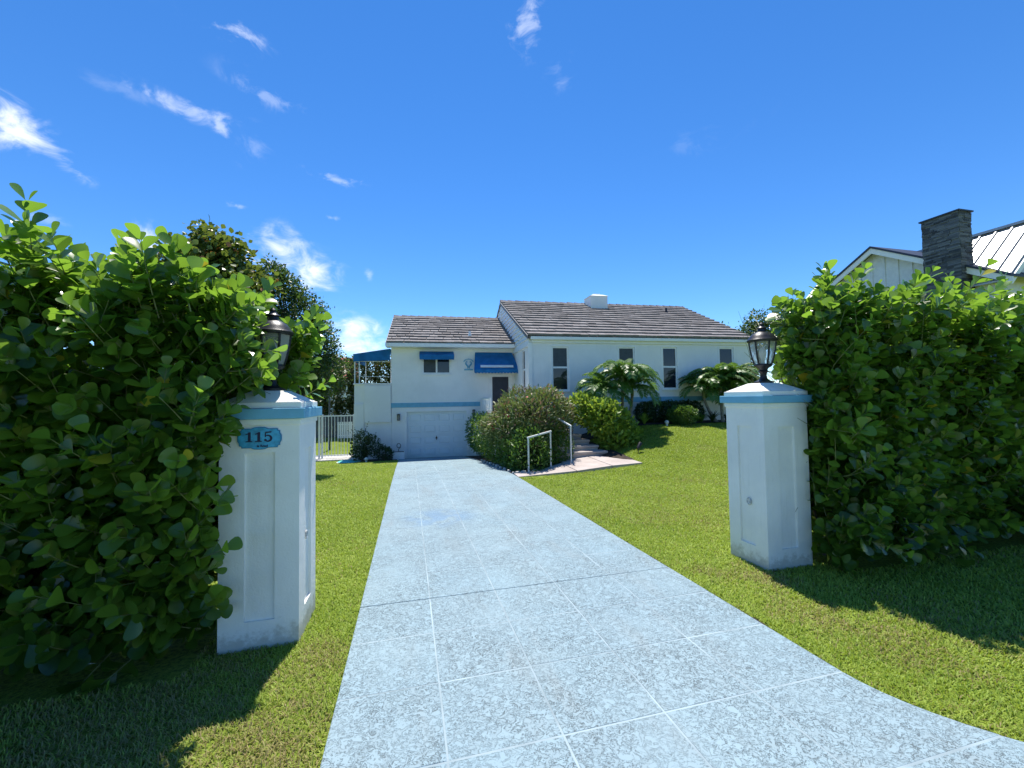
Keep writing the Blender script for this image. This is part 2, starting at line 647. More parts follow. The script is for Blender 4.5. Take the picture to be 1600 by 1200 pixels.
def drive_right(y):
    """right edge of the driveway: flares towards the street, widens beside the garden bed"""
    if y < 2.05:
        return 2.6 + .68 * (2.05 - y) ** 2
    if y > 10.4:
        return 2.6 - .05 * (y - 10.4)
    return 2.6


def pv(*a):
    return np.array(a, float)


# ------------------------------------------------------------------ ground
def spaced(lo, hi, inner_lo, inner_hi, step):
    a = list(np.arange(inner_lo, inner_hi + step / 2, step))
    d = step
    x = inner_lo
    while x > lo:
        d *= 1.35
        x -= d
        a.insert(0, x)
    d = step
    x = inner_hi
    while x < hi:
        d *= 1.35
        x += d
        a.append(x)
    return np.array(a)


xs, ys = spaced(-900, 900, -8, 16, .3), spaced(-300, 1500, -2, 30, .3)
gx, gy = np.meshgrid(xs, ys)
gz = ground(gx, gy) - .028
lawn_v = np.stack([gx, gy, gz], -1).reshape(-1, 3)
nx, ny = len(xs), len(ys)
lawn_f = [(j * nx + i, j * nx + i + 1, (j + 1) * nx + i + 1, (j + 1) * nx + i) for j in range(ny - 1) for i in range(nx - 1)]
me = bpy.data.meshes.new('lawn')
me.from_pydata(lawn_v.tolist(), [], lawn_f)
me.materials.append(M['lawn'])
me.polygons.foreach_set('use_smooth', [True] * len(me.polygons))
lawn = link('lawn', me, kind='structure')

# driveway: a bed whose top shows in the joints, and one slab after another on it
PITCH = .588
LEFT_X = -.42
ROW0 = 2.035 - PITCH * 5
ROWS = 32
col_x = [LEFT_X + PITCH * i for i in range(5)] + [None]
bed = MB()
CRACK = 2.035 + PITCH * 3          # one open construction joint across the drive
yy = sorted([ROW0 + PITCH * ROWS * i / 128 for i in range(129) if abs(ROW0 + PITCH * ROWS * i / 128 - CRACK) > .02] + [CRACK - .009, CRACK + .009])


def bed_drop(a, b):
    return .005 if abs((a + b) / 2 - CRACK) < .005 else .0014


for a, b in zip(yy[:-1], yy[1:]):
    za, zb = float(drive_z(a)) - bed_drop(a, b), float(drive_z(b)) - bed_drop(a, b)
    ra, rb = drive_right(a) - .004, drive_right(b) - .004
    bed.quad((LEFT_X + .004, a, za), (ra, a, za), (rb, b, zb), (LEFT_X + .004, b, zb))
    bed.quad((ra, a, za), (ra, a, za - .12), (rb, b, zb - .12), (rb, b, zb))
    bed.quad((LEFT_X + .004, a, za - .12), (LEFT_X + .004, a, za), (LEFT_X + .004, b, zb), (LEFT_X + .004, b, zb - .12))
driveway = bed.build('driveway', 'joint', kind='structure')
G2 = .0040
shared = {}
for r in range(ROWS):
    y0, y1 = ROW0 + PITCH * r + G2, ROW0 + PITCH * (r + 1) - G2
    ym = (y0 + y1) / 2
    for c in range(5):
        x0 = col_x[c] + (G2 if c else 0)
        last = c == 4
        x1 = None if last else col_x[c + 1] - G2
        slope = float(drive_z(y1) - drive_z(y0)) / (y1 - y0)
        key = (c if c in (0,) else 1) if not last and r < 15 else None
        zm = float(drive_z(ym))
        if key is not None and key in shared:
            o = bpy.data.objects.new('slab', shared[key])
            COL.objects.link(o)
        else:
            mb = MB()
            h = y1 - y0
            n = 6 if last else 1
            ch = .003
            for i in range(n):
                ya, yb = -h / 2 + h * i / n, -h / 2 + h * (i + 1) / n
                if last:
                    ra, rb = drive_right(ym + ya) - x0, drive_right(ym + yb) - x0
                else:
                    ra = rb = x1 - x0
                ia, ib = (ch if i == 0 else 0), (ch if i == n - 1 else 0)
                lo = [(0, ya, -.03), (ra, ya, -.03), (rb, yb, -.03), (0, yb, -.03)]
                mid = [(0, ya, -ch), (ra, ya, -ch), (rb, yb, -ch), (0, yb, -ch)]
                top = [(ch, ya + ia, 0), (ra - ch, ya + ia, 0), (rb - ch, yb - ib, 0), (ch, yb - ib, 0)]
                mb.add(lo + mid + top, [(0, 1, 5, 4), (1, 2, 6, 5), (2, 3, 7, 6), (3, 0, 4, 7), (4, 5, 9, 8), (5, 6, 10, 9), (6, 7, 11, 10), (7, 4, 8, 11), (8, 9, 10, 11)])
            o = mb.build('slab', 'slab')
            if key is not None:
                shared[key] = o.data
        o.parent = driveway
        o.location = (x0, ym, zm + random.uniform(-.0012, .0012))
        o.rotation_euler = (math.atan(slope), 0, 0)

edge = MB()          # bare soil beside the slabs, its dark tone also standing in for shadow
for a, b in zip(yy[:-1], yy[1:]):
    if b > 9.9:
        break
    wa, wb = .035 + .02 * math.sin(a * 7.3) * math.sin(a * 2.9), .035 + .02 * math.sin(b * 7.3) * math.sin(b * 2.9)
    za, zb = float(drive_z(a)) - .022, float(drive_z(b)) - .022
    edge.quad((drive_right(a) - .01, a, za), (drive_right(a) + wa, a, za), (drive_right(b) + wb, b, zb), (drive_right(b) - .01, b, zb))
edge.build('soil_shadow_strip', 'soil', kind='structure')

# coral-stone landing at the foot of the steps, set into the lawn
path = MB()
LP = [(3.02, 10.0), (6.05, 9.9), (6.05, 11.45), (4.4, 11.45), (3.5, 10.75), (3.02, 10.45)]
LZ = {(3.02, 10.0): -.27, (6.05, 9.9): -.10, (6.05, 11.45): -.07, (4.4, 11.45): -.10, (3.5, 10.75): -.24, (3.02, 10.45): -.27}


def lz(x, y):
    return -.275 + .17 * float(sstep((x - 3.0) / 3.0)) + .02 * (y - 10)


garden_path = bpy.data.objects.new('garden_path', None)
COL.objects.link(garden_path)
garden_path['kind'] = 'structure'
pcs = [[(2.62, 9.92), (4.18, 9.92), (4.18, 11.1), (3.3, 10.5), (2.62, 10.35)], [(4.2, 9.92), (5.18, 9.92), (5.18, 11.45), (4.4, 11.45), (4.2, 11.12)], [(5.2, 9.92), (6.08, 9.92), (6.08, 11.45), (5.2, 11.45)]]
for p in pcs:
    mb = MB()
    mb.prism(p, lambda a, b: (a, b, lz(a, b) - .12), lambda a, b: (a, b, lz(a, b)))
    mb.build('paving_slab', 'coral', garden_path, bevel=.008)

side_path = MB()
sp = [(-4.9, 18.6), (-2.2, 18.5), (-1.9, 19.3), (-2.3, 20.3), (-4.9, 20.3)]
side_path.prism(sp, lambda a, b: (a, b, float(ground(a, b)) - .1), lambda a, b: (a, b, float(ground(a, b)) + .012))
side_path.build('path', 'concrete', kind='structure')
bed2 = MB()
bp = [(-2.35, 16.9), (-.5, 16.9), (-.5, 18.1), (-2.35, 18.5)]
bed2.prism(bp, lambda a, b: (a, b, float(ground(a, b)) - .1), lambda a, b: (a, b, float(ground(a, b)) + .004))
bed2.build('planting_bed', 'soil', kind='structure')
bed3 = MB()
for i in range(14):
    for j in range(4):
        xa, xb = 6.0 + i * .55, 6.55 + i * .55
        f = lambda a, b: (a, b, float(ground(a, b)) + .006)
        ya, yb = 13.55 + j * .5, 14.05 + j * .5
        bed3.quad(f(xa, ya), f(xb, ya), f(xb, yb), f(xa, yb))
bed3.build('garden_bed', 'soil', kind='structure')
bed4 = MB()
for j in range(18):
    ya, yb = 10.42 + j * .4, 10.82 + j * .4
    n_ = 8
    for i in range(n_):
        f = lambda k, y: (drive_right(y) + .01 + (6.12 - drive_right(y)) * k / n_, y, float(ground(drive_right(y) + (6.12 - drive_right(y)) * k / n_, y)) - .012)
        bed4.quad(f(i, ya), f(i + 1, ya), f(i + 1, yb), f(i, yb))
bed4.build('shrub_bed', 'soil', kind='structure')

# ------------------------------------------------------------------ the house  (plan units of the survey x HS = metres)
HS = 1.18
house = thing('house', 'white stucco house with grey tiled roofs, blue awnings and garage at end of driveway', 'house', (-.106, 18.054, -.3006), R(-2.5))


def hb():
    return MB(HS)


def wall_front(mb, u0, u1, z0, z1, v, holes, depth=.12):
    us = sorted({u0, u1, *[h[0] for h in holes], *[h[1] for h in holes]})
    zs = sorted({z0, z1, *[h[2] for h in holes], *[h[3] for h in holes]})
    for a, b in zip(us[:-1], us[1:]):
        for c, d in zip(zs[:-1], zs[1:]):
            if any(h[0] <= a and b <= h[1] and h[2] <= c and d <= h[3] for h in holes):
                continue
            mb.quad((a, v, c), (b, v, c), (b, v, d), (a, v, d))
    for a, b, c, d in holes:
        w = v + depth
        mb.quad((a, v, c), (a, w, c), (b, w, c), (b, v, c))
        mb.quad((a, v, d), (b, v, d), (b, w, d), (a, w, d))
        mb.quad((a, v, c), (a, v, d), (a, w, d), (a, w, c))
        mb.quad((b, v, c), (b, w, c), (b, w, d), (b, v, d))


G_DOOR = (0.0, 2.155, -.6, 1.235)
G_WIN = (.565, 1.58, 2.62, 3.24)
F_DOOR = (3.06, 3.84, 1.15, 2.57)
mb = hb()
wall_front(mb, -.53, 3.98, -.7, 3.62, 0, [G_DOOR, G_WIN, F_DOOR])
mb.build('wall', 'white', house)
mb = hb()
mb.quad((-.53, 6.2, -.7), (-.53, 0, -.7), (-.53, 0, 3.62), (-.53, 3.1, 5.2), (-.53, 6.2, 3.62))
mb.build('wall', 'white', house)
mb = hb()
mb.quad((3.98, 6.2, -.7), (-.53, 6.2, -.7), (-.53, 6.2, 3.62), (3.98, 6.2, 3.62))
mb.build('wall', 'white', house)
VC = -2.44
WINS = [(4.74, 5.31, 1.90, 3.35), (7.09, 7.69, 1.90, 3.36), (8.735, 9.30, 1.92, 3.37), (10.98, 11.57, 1.92, 3.38)]
U1 = 12.3
mb = hb()
wall_front(mb, 3.98, U1, -.3, 3.62, VC, WINS)
mb.build('wall', 'white', house)
SIDE_WIN = (-1.83, -1.42, 2.0, 3.32)
mb = hb()          # side wall towards the porch, with its narrow window
zs = [-.3, SIDE_WIN[2], SIDE_WIN[3], 3.45]
vs_ = [VC, SIDE_WIN[0], SIDE_WIN[1], 7.2]
for a, b in zip(vs_[:-1], vs_[1:]):
    for c, d in zip(zs[:-1], zs[1:]):
        if a == SIDE_WIN[0] and c == SIDE_WIN[2]:
            continue
        mb.quad((3.98, b, c), (3.98, a, c), (3.98, a, d), (3.98, b, d))
mb.build('wall', 'white', house)
mb = hb()
mb.quad((U1, VC, -.3), (U1, 7.2, -.3), (U1, 7.2, 3.62), (U1, 2.42, 5.8), (U1, VC, 3.62))
mb.build('wall', 'white', house)
mb = hb()
mb.quad((U1, 7.2, -.3), (3.98, 7.2, -.3), (3.98, 7.2, 3.62), (U1, 7.2, 3.62))
mb.build('wall', 'white', house)
# lapped siding on the left gable of the main wing
RZ, RV, EZ, EV = 5.94, 2.42, 3.69, -2.56
slope_m = (RZ - EZ) / (RV - EV)


def gable_v(z):
    """front and back edge of the gable at height z (a little under the roof)"""
    t = (RZ - .09 - z) / slope_m
    return max(VC - .02, RV - t), min(7.2, RV + t)


nb = 16
for i in range(nb):
    z0, z1 = 3.44 + i * .158, 3.44 + (i + 1) * .158
    z1 = min(z1, RZ - .1)
    if z0 >= z1:
        break
    a0, b0 = gable_v(z0)
    a1, b1 = gable_v(z1)
    mb = hb()
    mb.hexa([(3.935, b0, z0), (3.935, a0, z0), (3.99, a0, z0), (3.99, b0, z0)], [(3.968, b1, z1), (3.968, a1, z1), (3.99, a1, z1), (3.99, b1, z1)])
    mb.build('siding_board', 'trim', house)
mb = hb()
mb.box(3.925, 3.97, 2.25, 2.6, 5.05, 5.45)
for i in range(6):
    mb.box(3.915, 3.93, 2.28, 2.57, 5.08 + i * .06, 5.11 + i * .06)
mb.build('gable_vent', 'trim', house)
mb = hb()
mb.box(3.93, 3.99, VC - .04, 7.2, 3.36, 3.44)
mb.box(3.945, 4.06, VC - .05, VC + .06, -.2, 3.46)
mb.build('corner_board', 'trim', house)


def roof_slope(name, u_at, v0, z0, v1, z1, courses, tile_w, parent):
    """courses of lapped flat tiles from the eave (v0, z0) up to the ridge (v1, z1); u_at(t) -> (left, right)"""
    mb = hb()
    L = math.hypot(v1 - v0, z1 - z0)
    dv, dz = (v1 - v0) / L, (z1 - z0) / L
    nv, nz_ = -dz * (1 if dv > 0 else -1), abs(dv)
    for i in range(courses):
        t0, t1 = i / courses, min(1.0, (i + 1.18) / courses)
        ul, ur = u_at((t0 + t1) / 2)
        x = ul - (tile_w * .5 if i % 2 else 0)
        while x < ur:
            a, b = max(x, ul) + .003, min(x + tile_w, ur) - .003
            x += tile_w * random.uniform(.94, 1.06)
            if b - a < .02:
                continue
            lift = .055 + random.uniform(-.006, .010)
            th = .060
            off0 = random.uniform(-.012, .012) / L
            def P(u, t, h):
                s_ = t * L
                return (u, v0 + dv * s_ + nv * h, z0 + dz * s_ + nz_ * h)
            lo0, hi0 = lift - th, lift + .012
            b4 = [P(a, t0 + off0, lo0), P(b, t0 + off0, lo0), P(b, t1, -.02), P(a, t1, -.02)]
            t4 = [P(a, t0 + off0, hi0), P(b, t0 + off0, hi0), P(b, t1, .012), P(a, t1, .012)]
            if dv < 0:
                b4, t4 = b4[::-1], t4[::-1]
            mb.hexa(b4, t4)
    return mb.build(name, 'tile', parent, kind='stuff')


def ridge_caps(u0, u1, v, z, parent):
    mb = hb()
    x = u0
    while x < u1 - .05:
        b = min(x + .36, u1)
        h = .03 + random.uniform(-.004, .008)
        mb.hexa([(x, v - .16, z - .075), (b, v - .16, z - .085), (b, v + .16, z - .085), (x, v + .16, z - .075)],
                [(x, v - .03, z + h + .03), (b, v - .03, z + h), (b, v + .03, z + h), (x, v + .03, z + h + .03)])
        x += .345
    return mb.build('ridge_cap', 'tile', parent, kind='stuff')


# main wing roof
mb = hb()
UL, UR0, UR1 = 3.93, 12.36, 12.98
mb.hexa([(UL, EV, EZ - .10), (UR0, EV, EZ - .10), (UR1, RV, RZ - .10), (UL, RV, RZ - .10)], [(UL, EV, EZ - .02), (UR0, EV, EZ - .02), (UR1, RV, RZ - .02), (UL, RV, RZ - .02)])
mb.hexa([(UL, RV, RZ - .10), (UR1, RV, RZ - .10), (UR0, 7.4, EZ - .10), (UL, 7.4, EZ - .10)], [(UL, RV, RZ - .02), (UR1, RV, RZ - .02), (UR0, 7.4, EZ - .02), (UL, 7.4, EZ - .02)])
roof_main = mb.build('roof', 'tile', house)
roof_slope('tile_course', lambda t: (UL - .015, UR0 + (UR1 - UR0) * t), EV - .02, EZ, RV, RZ, 14, .30, roof_main)
roof_slope('tile_course', lambda t: (UL - .015, UR0 + (UR1 - UR0) * t), 7.42, EZ, RV, RZ, 12, .6, roof_main)
ridge_caps(UL - .02, UR1, RV, RZ + .03, roof_main)
# garage wing roof
GEZ, GEV, GRV, GRZ = 3.69, -.38, 3.1, 5.29
GL = -.66
mb = hb()
mb.hexa([(GL, GEV, GEZ - .10), (3.97, GEV, GEZ - .10), (3.97, GRV, GRZ - .10), (GL, GRV, GRZ - .10)], [(GL, GEV, GEZ - .02), (3.97, GEV, GEZ - .02), (3.97, GRV, GRZ - .02), (GL, GRV, GRZ - .02)])
mb.hexa([(GL, GRV, GRZ - .10), (3.97, GRV, GRZ - .10), (3.97, 6.58, GEZ - .10), (GL, 6.58, GEZ - .10)], [(GL, GRV, GRZ - .02), (3.97, GRV, GRZ - .02), (3.97, 6.58, GEZ - .02), (GL, 6.58, GEZ - .02)])
roof_garage = mb.build('roof', 'tile', house)
roof_slope('tile_course', lambda t: (GL - .01, 3.96), GEV - .02, GEZ, GRV, GRZ, 11, .30, roof_garage)
roof_slope('tile_course', lambda t: (GL - .01, 3.96), 6.6, GEZ, GRV, GRZ, 9, .6, roof_garage)
ridge_caps(GL - .02, 3.96, GRV, GRZ + .03, roof_garage)
# fascias, soffits and the frieze under the main eave
mb = hb()
mb.box(GL - .03, 3.93, GEV - .045, GEV - .005, GEZ - .135, GEZ - .005)
mb.box(GL - .02, 3.93, GEV - .005, -.004, GEZ - .135, GEZ - .112)
mb.build('fascia', 'trim', house, bevel=.004)
mb = hb()
mb.box(4.0, UR0, EV - .035, EV - .003, EZ - .13, EZ - .03)
mb.box(4.07, UR0 - .05, VC - .05, VC - .004, EZ - .22, EZ - .105)
mb.box(4.07, UR0 - .05, VC - .085, VC - .0525, EZ - .15, EZ - .105)
mb.build('fascia', 'trim', house, bevel=.004)
for u, ev, ez, rv, rz in ((UL - .02, EV - .02, EZ, RV, RZ), (GL - .015, GEV - .04, GEZ, GRV, GRZ)):
    mb = hb()      # sloping rake boards of the two gables
    mb.hexa([(u - .02, ev, ez - .12), (u, ev, ez - .12), (u, rv, rz - .12), (u - .02, rv, rz - .12)], [(u - .02, ev, ez), (u, ev, ez), (u, rv, rz), (u - .02, rv, rz)])
    mb.build('rake_board', 'grey_trim', house)
# chimney and vent pipes
mb = hb()
mb.box(7.86, 8.66, 1.66, 2.45, 5.2, 6.18)
ch = mb.build('chimney', 'white', roof_main, bevel=.01)
mb = hb()
mb.hexa([(7.83, 1.63, 6.182), (8.69, 1.63, 6.182), (8.69, 2.48, 6.182), (7.83, 2.48, 6.182)], [(8.05, 1.84, 6.28), (8.5, 1.84, 6.28), (8.5, 2.28, 6.28), (8.05, 2.28, 6.28)])
mb.box(8.12, 8.42, 1.92, 2.2, 6.282, 6.34)
mb.build('chimney_cap', 'trim', ch).parent = roof_main
for (u, v, par, wh) in ((11.25, 1.2, roof_main, 1), (2.35, .45, roof_garage, 0)):
    z = (EZ + (v - EV) * slope_m) if wh else (GEZ + (v - GEV) * (GRZ - GEZ) / (GRV - GEV))
    mb = hb()
    mb.lathe([(.075, -.05), (.07, .05), (.045, .06), (.04, .18)], (u, v, z + .04), 10)
    mb.build('vent_pipe', 'black' if wh else 'trim', par, smooth=True)

# blue bands
mb = hb()
mb.box(-.545, 2.66, -.022, .05, 1.40, 1.565)
mb.build('band', 'band', house, bevel=.004)
mb = hb()
mb.box(4.062, U1 + .02, VC - .022, VC + .05, 1.49, 1.655)
mb.build('band', 'band', house, bevel=.004)
mb = hb()
mb.box(3.2, 3.978, -.3, -.05, .95, 1.12)


def window(u0, u1, z0, z1, v, sash='v', label=None, mats=('win', 'win'), depth=.07):
    """frame mesh with its panes and sill as pieces"""
    mb = hb()
    t = .045
    a, b = v + .02, v + depth
    mb.box(u0, u0 + t, a, b, z0, z1)
    mb.box(u1 - t, u1, a, b, z0, z1)
    mb.box(u0 + t, u1 - t, a, b, z1 - t, z1)
    mb.box(u0 + t, u1 - t, a, b, z0, z0 + t)
    if sash == 'v':
        zm = z0 + (z1 - z0) * .53
        mb.box(u0 + t, u1 - t, a + .004, b - .004, zm - .03, zm + .03)
        panes = [(u0 + t, u1 - t, z0 + t, zm - .03), (u0 + t, u1 - t, zm + .03, z1 - t)]
    else:
        um = (u0 + u1) / 2
        mb.box(um - .03, um + .03, a + .004, b - .004, z0 + t, z1 - t)
        panes = [(u0 + t, um - .03, z0 + t, z1 - t), (um + .03, u1 - t, z0 + t, z1 - t)]
    w = mb.build('window', 'trim', house)
    if label:
        w['label'] = label
    for k, (p, q, r, s_) in enumerate(panes):
        pm = hb()
        pm.box(p - .002, q + .002, v + .045, v + .055, r - .002, s_ + .002)
        pm.build('pane', mats[k], w)
    sm = hb()
    sm.box(u0 - .05, u1 + .05, v - .045, v + .015, z0 - .05, z0 - .003)
    sm.build('sill', 'trim', w)
    # flat casing around the opening
    cm = hb()
    c = .055
    cm.box(u0 - c, u0 - .002, v - .015, v + .01, z0, z1 + c)
    cm.box(u1 + .002, u1 + c, v - .015, v + .01, z0, z1 + c)
    cm.box(u0 - .002, u1 + .002, v - .015, v + .01, z1 + .002, z1 + c)
    cm.build('casing', 'trim', w)
    return w


for w in WINS:
    window(*w, VC, 'v', mats=('win', 'screen' if w[0] < 8 else 'win'))
window(*G_WIN, 0, 'h', mats=('screen', 'win'))
# narrow side window (in the wall that faces the porch)
mb = hb()
a, b, c, d = SIDE_WIN
mb.box(3.985, 4.05, a, a + .04, c, d)
mb.box(3.985, 4.05, b - .04, b, c, d)
mb.box(3.985, 4.05, a + .04, b - .04, d - .04, d)
mb.box(3.985, 4.05, a + .04, b - .04, c, c + .04)
mb.box(3.99, 4.045, a + .04, b - .04, 2.62, 2.68)
sw = mb.build('window', 'trim', house)
for z0, z1 in ((c + .04, 2.62), (2.68, d - .04)):
    pm = hb()
    pm.box(4.02, 4.03, a + .038, b - .038, z0 - .002, z1 + .002)
    pm.build('pane', 'win', sw)

# front door under the wide awning
mb = hb()
u0, u1, z0, z1 = F_DOOR
mb.box(u0, u0 + .075, .01, .10, z0, z1)
mb.box(u1 - .075, u1, .01, .10, z0, z1)
mb.box(u0 + .075, u1 - .075, .01, .10, z1 - .075, z1)
mb.box(u0 - .06, u0 - .002, -.02, .01, z0, z1 + .06)
mb.box(u1 + .002, u1 + .06, -.02, .01, z0, z1 + .06)
mb.box(u0 - .002, u1 + .002, -.02, .01, z1 + .002, z1 + .06)
dr = mb.build('door', 'trim', house)
pm = hb()
pm.box(u0 + .075, u1 - .075, .05, .08, z0, z1 - .075)
pm.build('door_leaf', 'dark_door', dr)
pm = hb()
pm.tube([(u1 - .13, .045, 1.75), (u1 - .13, .02, 1.75), (u1 - .13, .02, 1.92), (u1 - .13, .045, 1.92)], .012, 6)
pm.build('handle', 'black', dr)

# sectional garage door
gd = thing('garage_door', None, None)
gd.parent = house
u0, u1, z0, z1 = G_DOOR
z0 = -.43
mb = hb()
mb.box(u0 - .01, u1 + .01, .075, .115, z0 - .02, z1 + .01)
back = mb.build('door_backing', 'garage', gd)
rows, cols = 4, 4
hh = (z1 - .02 - z0) / rows
for r in range(rows):
    mb = hb()
    a, b = z0 + r * hh + .004, z0 + (r + 1) * hh - .004
    ws = (u1 - u0 - .08) / cols
    holes = []
    for c in range(cols):
        x0_ = u0 + .04 + c * ws
        holes.append((x0_ + ws * .12, x0_ + ws * .88, a + hh * .2, b - hh * .18))
    wall_front(mb, u0 + .035, u1 - .035, a, b, .060, holes, .020)
    mb.quad((u0 + .035, .06, b), (u1 - .035, .06, b), (u1 - .035, .075, b), (u0 + .035, .075, b))
    mb.quad((u0 + .035, .075, a), (u1 - .035, .075, a), (u1 - .035, .06, a), (u0 + .035, .06, a))
    mb.build('door_section', 'garage', gd)
    for (p, q, e, f) in holes:
        pm = hb()
        i = .028
        pm.hexa([(p, .0745, e), (q, .0745, e), (q, .0745, f), (p, .0745, f)][::-1], [(p + i, .058, e + i), (q - i, .058, e + i), (q - i, .058, f - i), (p + i, .058, f - i)][::-1])
        pm.build('door_panel', 'garage', gd)
mb = hb()
mb.tube([(1.05, .055, .20), (1.05, .02, .20), (1.05, .02, .34), (1.05, .055, .34)], .011, 6)
mb.box(1.02, 1.08, .048, .056, .24, .30)
mb.build('handle', 'black', gd)
mb = hb()          # white timber surround
mb.box(u0 - .075, u0 - .002, -.018, .02, -.5, z1 + .07)
mb.box(u1 + .002, u1 + .075, -.018, .02, -.5, z1 + .07)
mb.box(u0 - .002, u1 + .002, -.018, .02, z1 + .002, z1 + .07)
mb.build('door_frame', 'trim', gd)


# awnings
def awning(u0, u1, zt, out, zb, drop, slope_out=0.0, scal=.0):
    mb = hb()
    n = 14
    th = .012
    e = slope_out
    mb.hexa([(u0 - e, -out, zb - th), (u1 + e, -out, zb - th), (u1, -.01, zt - th), (u0, -.01, zt - th)], [(u0 - e, -out, zb), (u1 + e, -out, zb), (u1, -.01, zt), (u0, -.01, zt)])
    for ua, ub in ((u0, u0 - e), (u1, u1 + e)):
        s_ = .006
        mb.prism([(-.01, zt - th), (-.01, zb - drop * .3), (-out + .004, zb - drop * .6), (-out + .004, zb - th)],
                 lambda v, z: (ua + (ub - ua) * (v + .01) / (-out + .01) - s_, v, z), lambda v, z: (ua + (ub - ua) * (v + .01) / (-out + .01) + s_, v, z))
    aw = mb.build('awning', 'awning', house)
    vm = hb()
    seg = 48
    L = u1 - u0 + 2 * e
    for i in range(seg):
        a, b = u0 - e + L * i / seg, u0 - e + L * (i + 1) / seg
        da, db = [drop - scal * abs(math.sin(PI * n * k / seg)) * -1 for k in (i, i + 1)]
        vm.hexa([(a, -out - .008, zb - da), (b, -out - .008, zb - db), (b, -out + .003, zb - db), (a, -out + .003, zb - da)],
                [(a, -out - .008, zb), (b, -out - .008, zb), (b, -out + .003, zb), (a, -out + .003, zb)])
    vm.build('valance', 'awning', aw)
    return aw


awning(.47, 1.69, 3.44, .42, 3.28, .17, 0, .012)
aw2 = awning(2.50, 3.90, 3.42, .72, 2.72, .10, .12, .035)
mb = hb()  # white bar standing in for a strip of sunlight on the awning
mb.hexa([(2.62, -.66, 2.805), (3.82, -.66, 2.805), (3.82, -.59, 2.873), (2.62, -.59, 2.873)], [(2.62, -.675, 2.825), (3.82, -.675, 2.825), (3.82, -.605, 2.893), (2.62, -.605, 2.893)])
mb.build('painted_sun_strip', 'trim', aw2)

# terrace block to the left of the garage, with its raised slab, and the porch mass by the front door
mb = hb()
mb.box(-1.80, -.535, .03, 4.6, -.7, 2.24)
mb.box(-1.83, -.535, -.02, 4.65, 2.242, 2.285)
terr = mb.build('terrace', 'white', house, bevel=.006)
mb = hb()
mb.box(-1.46, -.55, -.035, .028, .885, 2.2)
mb.build('terrace_panel', 'white', house, bevel=.008)
mb = hb()
mb.box(-1.80, -1.47, -.028, .028, -.7, 1.56)
mb.build('terrace_pier', 'white', house, bevel=.008)
mb = hb()
mb.box(2.70, 3.975, -3.35, -.002, -.7, 1.10)
porch = mb.build('porch', 'white', house, bevel=.01)
mb = hb()
for i in range(6):
    v = -.12 - i * .42
    mb.box(2.70, 2.75, v - .025, v + .025, 1.102, 1.70)
    if i < 5:
        w = v - .42
        for a, b in ((1.17, 1.62), (1.62, 1.17)):
            mb.tube([(2.725, v - .02, a), (2.725, w + .02, b)], .016, 5)
        mb.tube([(2.725, v - .21, 1.15), (2.725, v - .21, 1.66)], .014, 5)
for z in (1.14, 1.66):
    mb.box(2.705, 2.745, -2.26, -.08, z, z + .045)
mb.box(2.705, 3.05, -.13, -.09, 1.66, 1.705)
mb.build('balustrade', 'trim', house)

# ------------------------------------------------------------------ things on and around the house
def hw(u, v, z):
    """plan units of the house to the place they stand in"""
    a = R(-2.5)
    u, v, z = u * HS, v * HS, z * HS
    return Vector((-.106 + u * math.cos(a) - v * math.sin(a), 18.054 + u * math.sin(a) + v * math.cos(a), -.3006 + z))


def wall_lantern(p, label):
    t = thing('wall_lantern', label, 'lamp', p, R(-2.5), 'lanterns beside the garage door')
    MB().box(-.05, .05, -.015, -.002, -.11, .13).build('back_plate', 'black', t)
    MB().box(-.065, .065, -.14, -.015, .10, .125).box(-.045, .045, -.12, -.03, .124, .145).build('lamp_cap', 'black', t)
    MB().box(-.05, .05, -.13, -.03, -.135, -.115).build('lamp_base', 'black', t)
    m_ = MB()
    for sx in (-1, 1):
        for y in (-.128, -.034):
            m_.box(sx * .047 - .007, sx * .047 + .007, y - .006, y + .006, -.114, .099)
    m_.build('frame', 'black', t)
    MB().box(-.039, .039, -.12, -.042, -.112, .098).build('glass_box', 'lamp_glass', t)


wall_lantern(hw(-.282, -.002, 1.054), 'black lantern on white wall between garage door and terrace block')
wall_lantern(hw(2.42, -.002, 1.16), 'black lantern on white wall beside porch bushes, mostly hidden')

# turquoise pair of sea horses on the wall between the awnings
t = thing('wall_ornament', 'turquoise seahorse ornament on white wall between the two awnings', 'ornament', hw(2.245, -.01, 2.94), R(-2.5))
for sx in (-1, 1):
    pts = []
    for i in range(15):
        k = i / 14
        x = sx * (.075 + .045 * math.sin(k * 5.2 + .4))
        pts.append((x, -.02, .15 - k * .30))
    m_ = MB()
    m_.tube(pts, [.018 + .020 * math.sin(PI * (i / 14)) for i in range(15)], 6)
    m_.tube([(pts[0][0], -.02, .15), (pts[0][0] - sx * .06, -.02, .125)], [.022, .008], 6)
    m_.build('seahorse', 'band', t, smooth=True)
MB().box(-.19, .19, -.025, -.002, -.235, -.175).build('base_bar', 'band', t)
m_ = MB()
for i in range(9):
    a = PI * (.12 + .76 * i / 8)
    m_.box(.215 * math.cos(a) - .018, .215 * math.cos(a) + .018, -.018, -.002, .08 + .15 * math.sin(a), .135 + .15 * math.sin(a))
m_.build('arch_lettering', 'band', t)

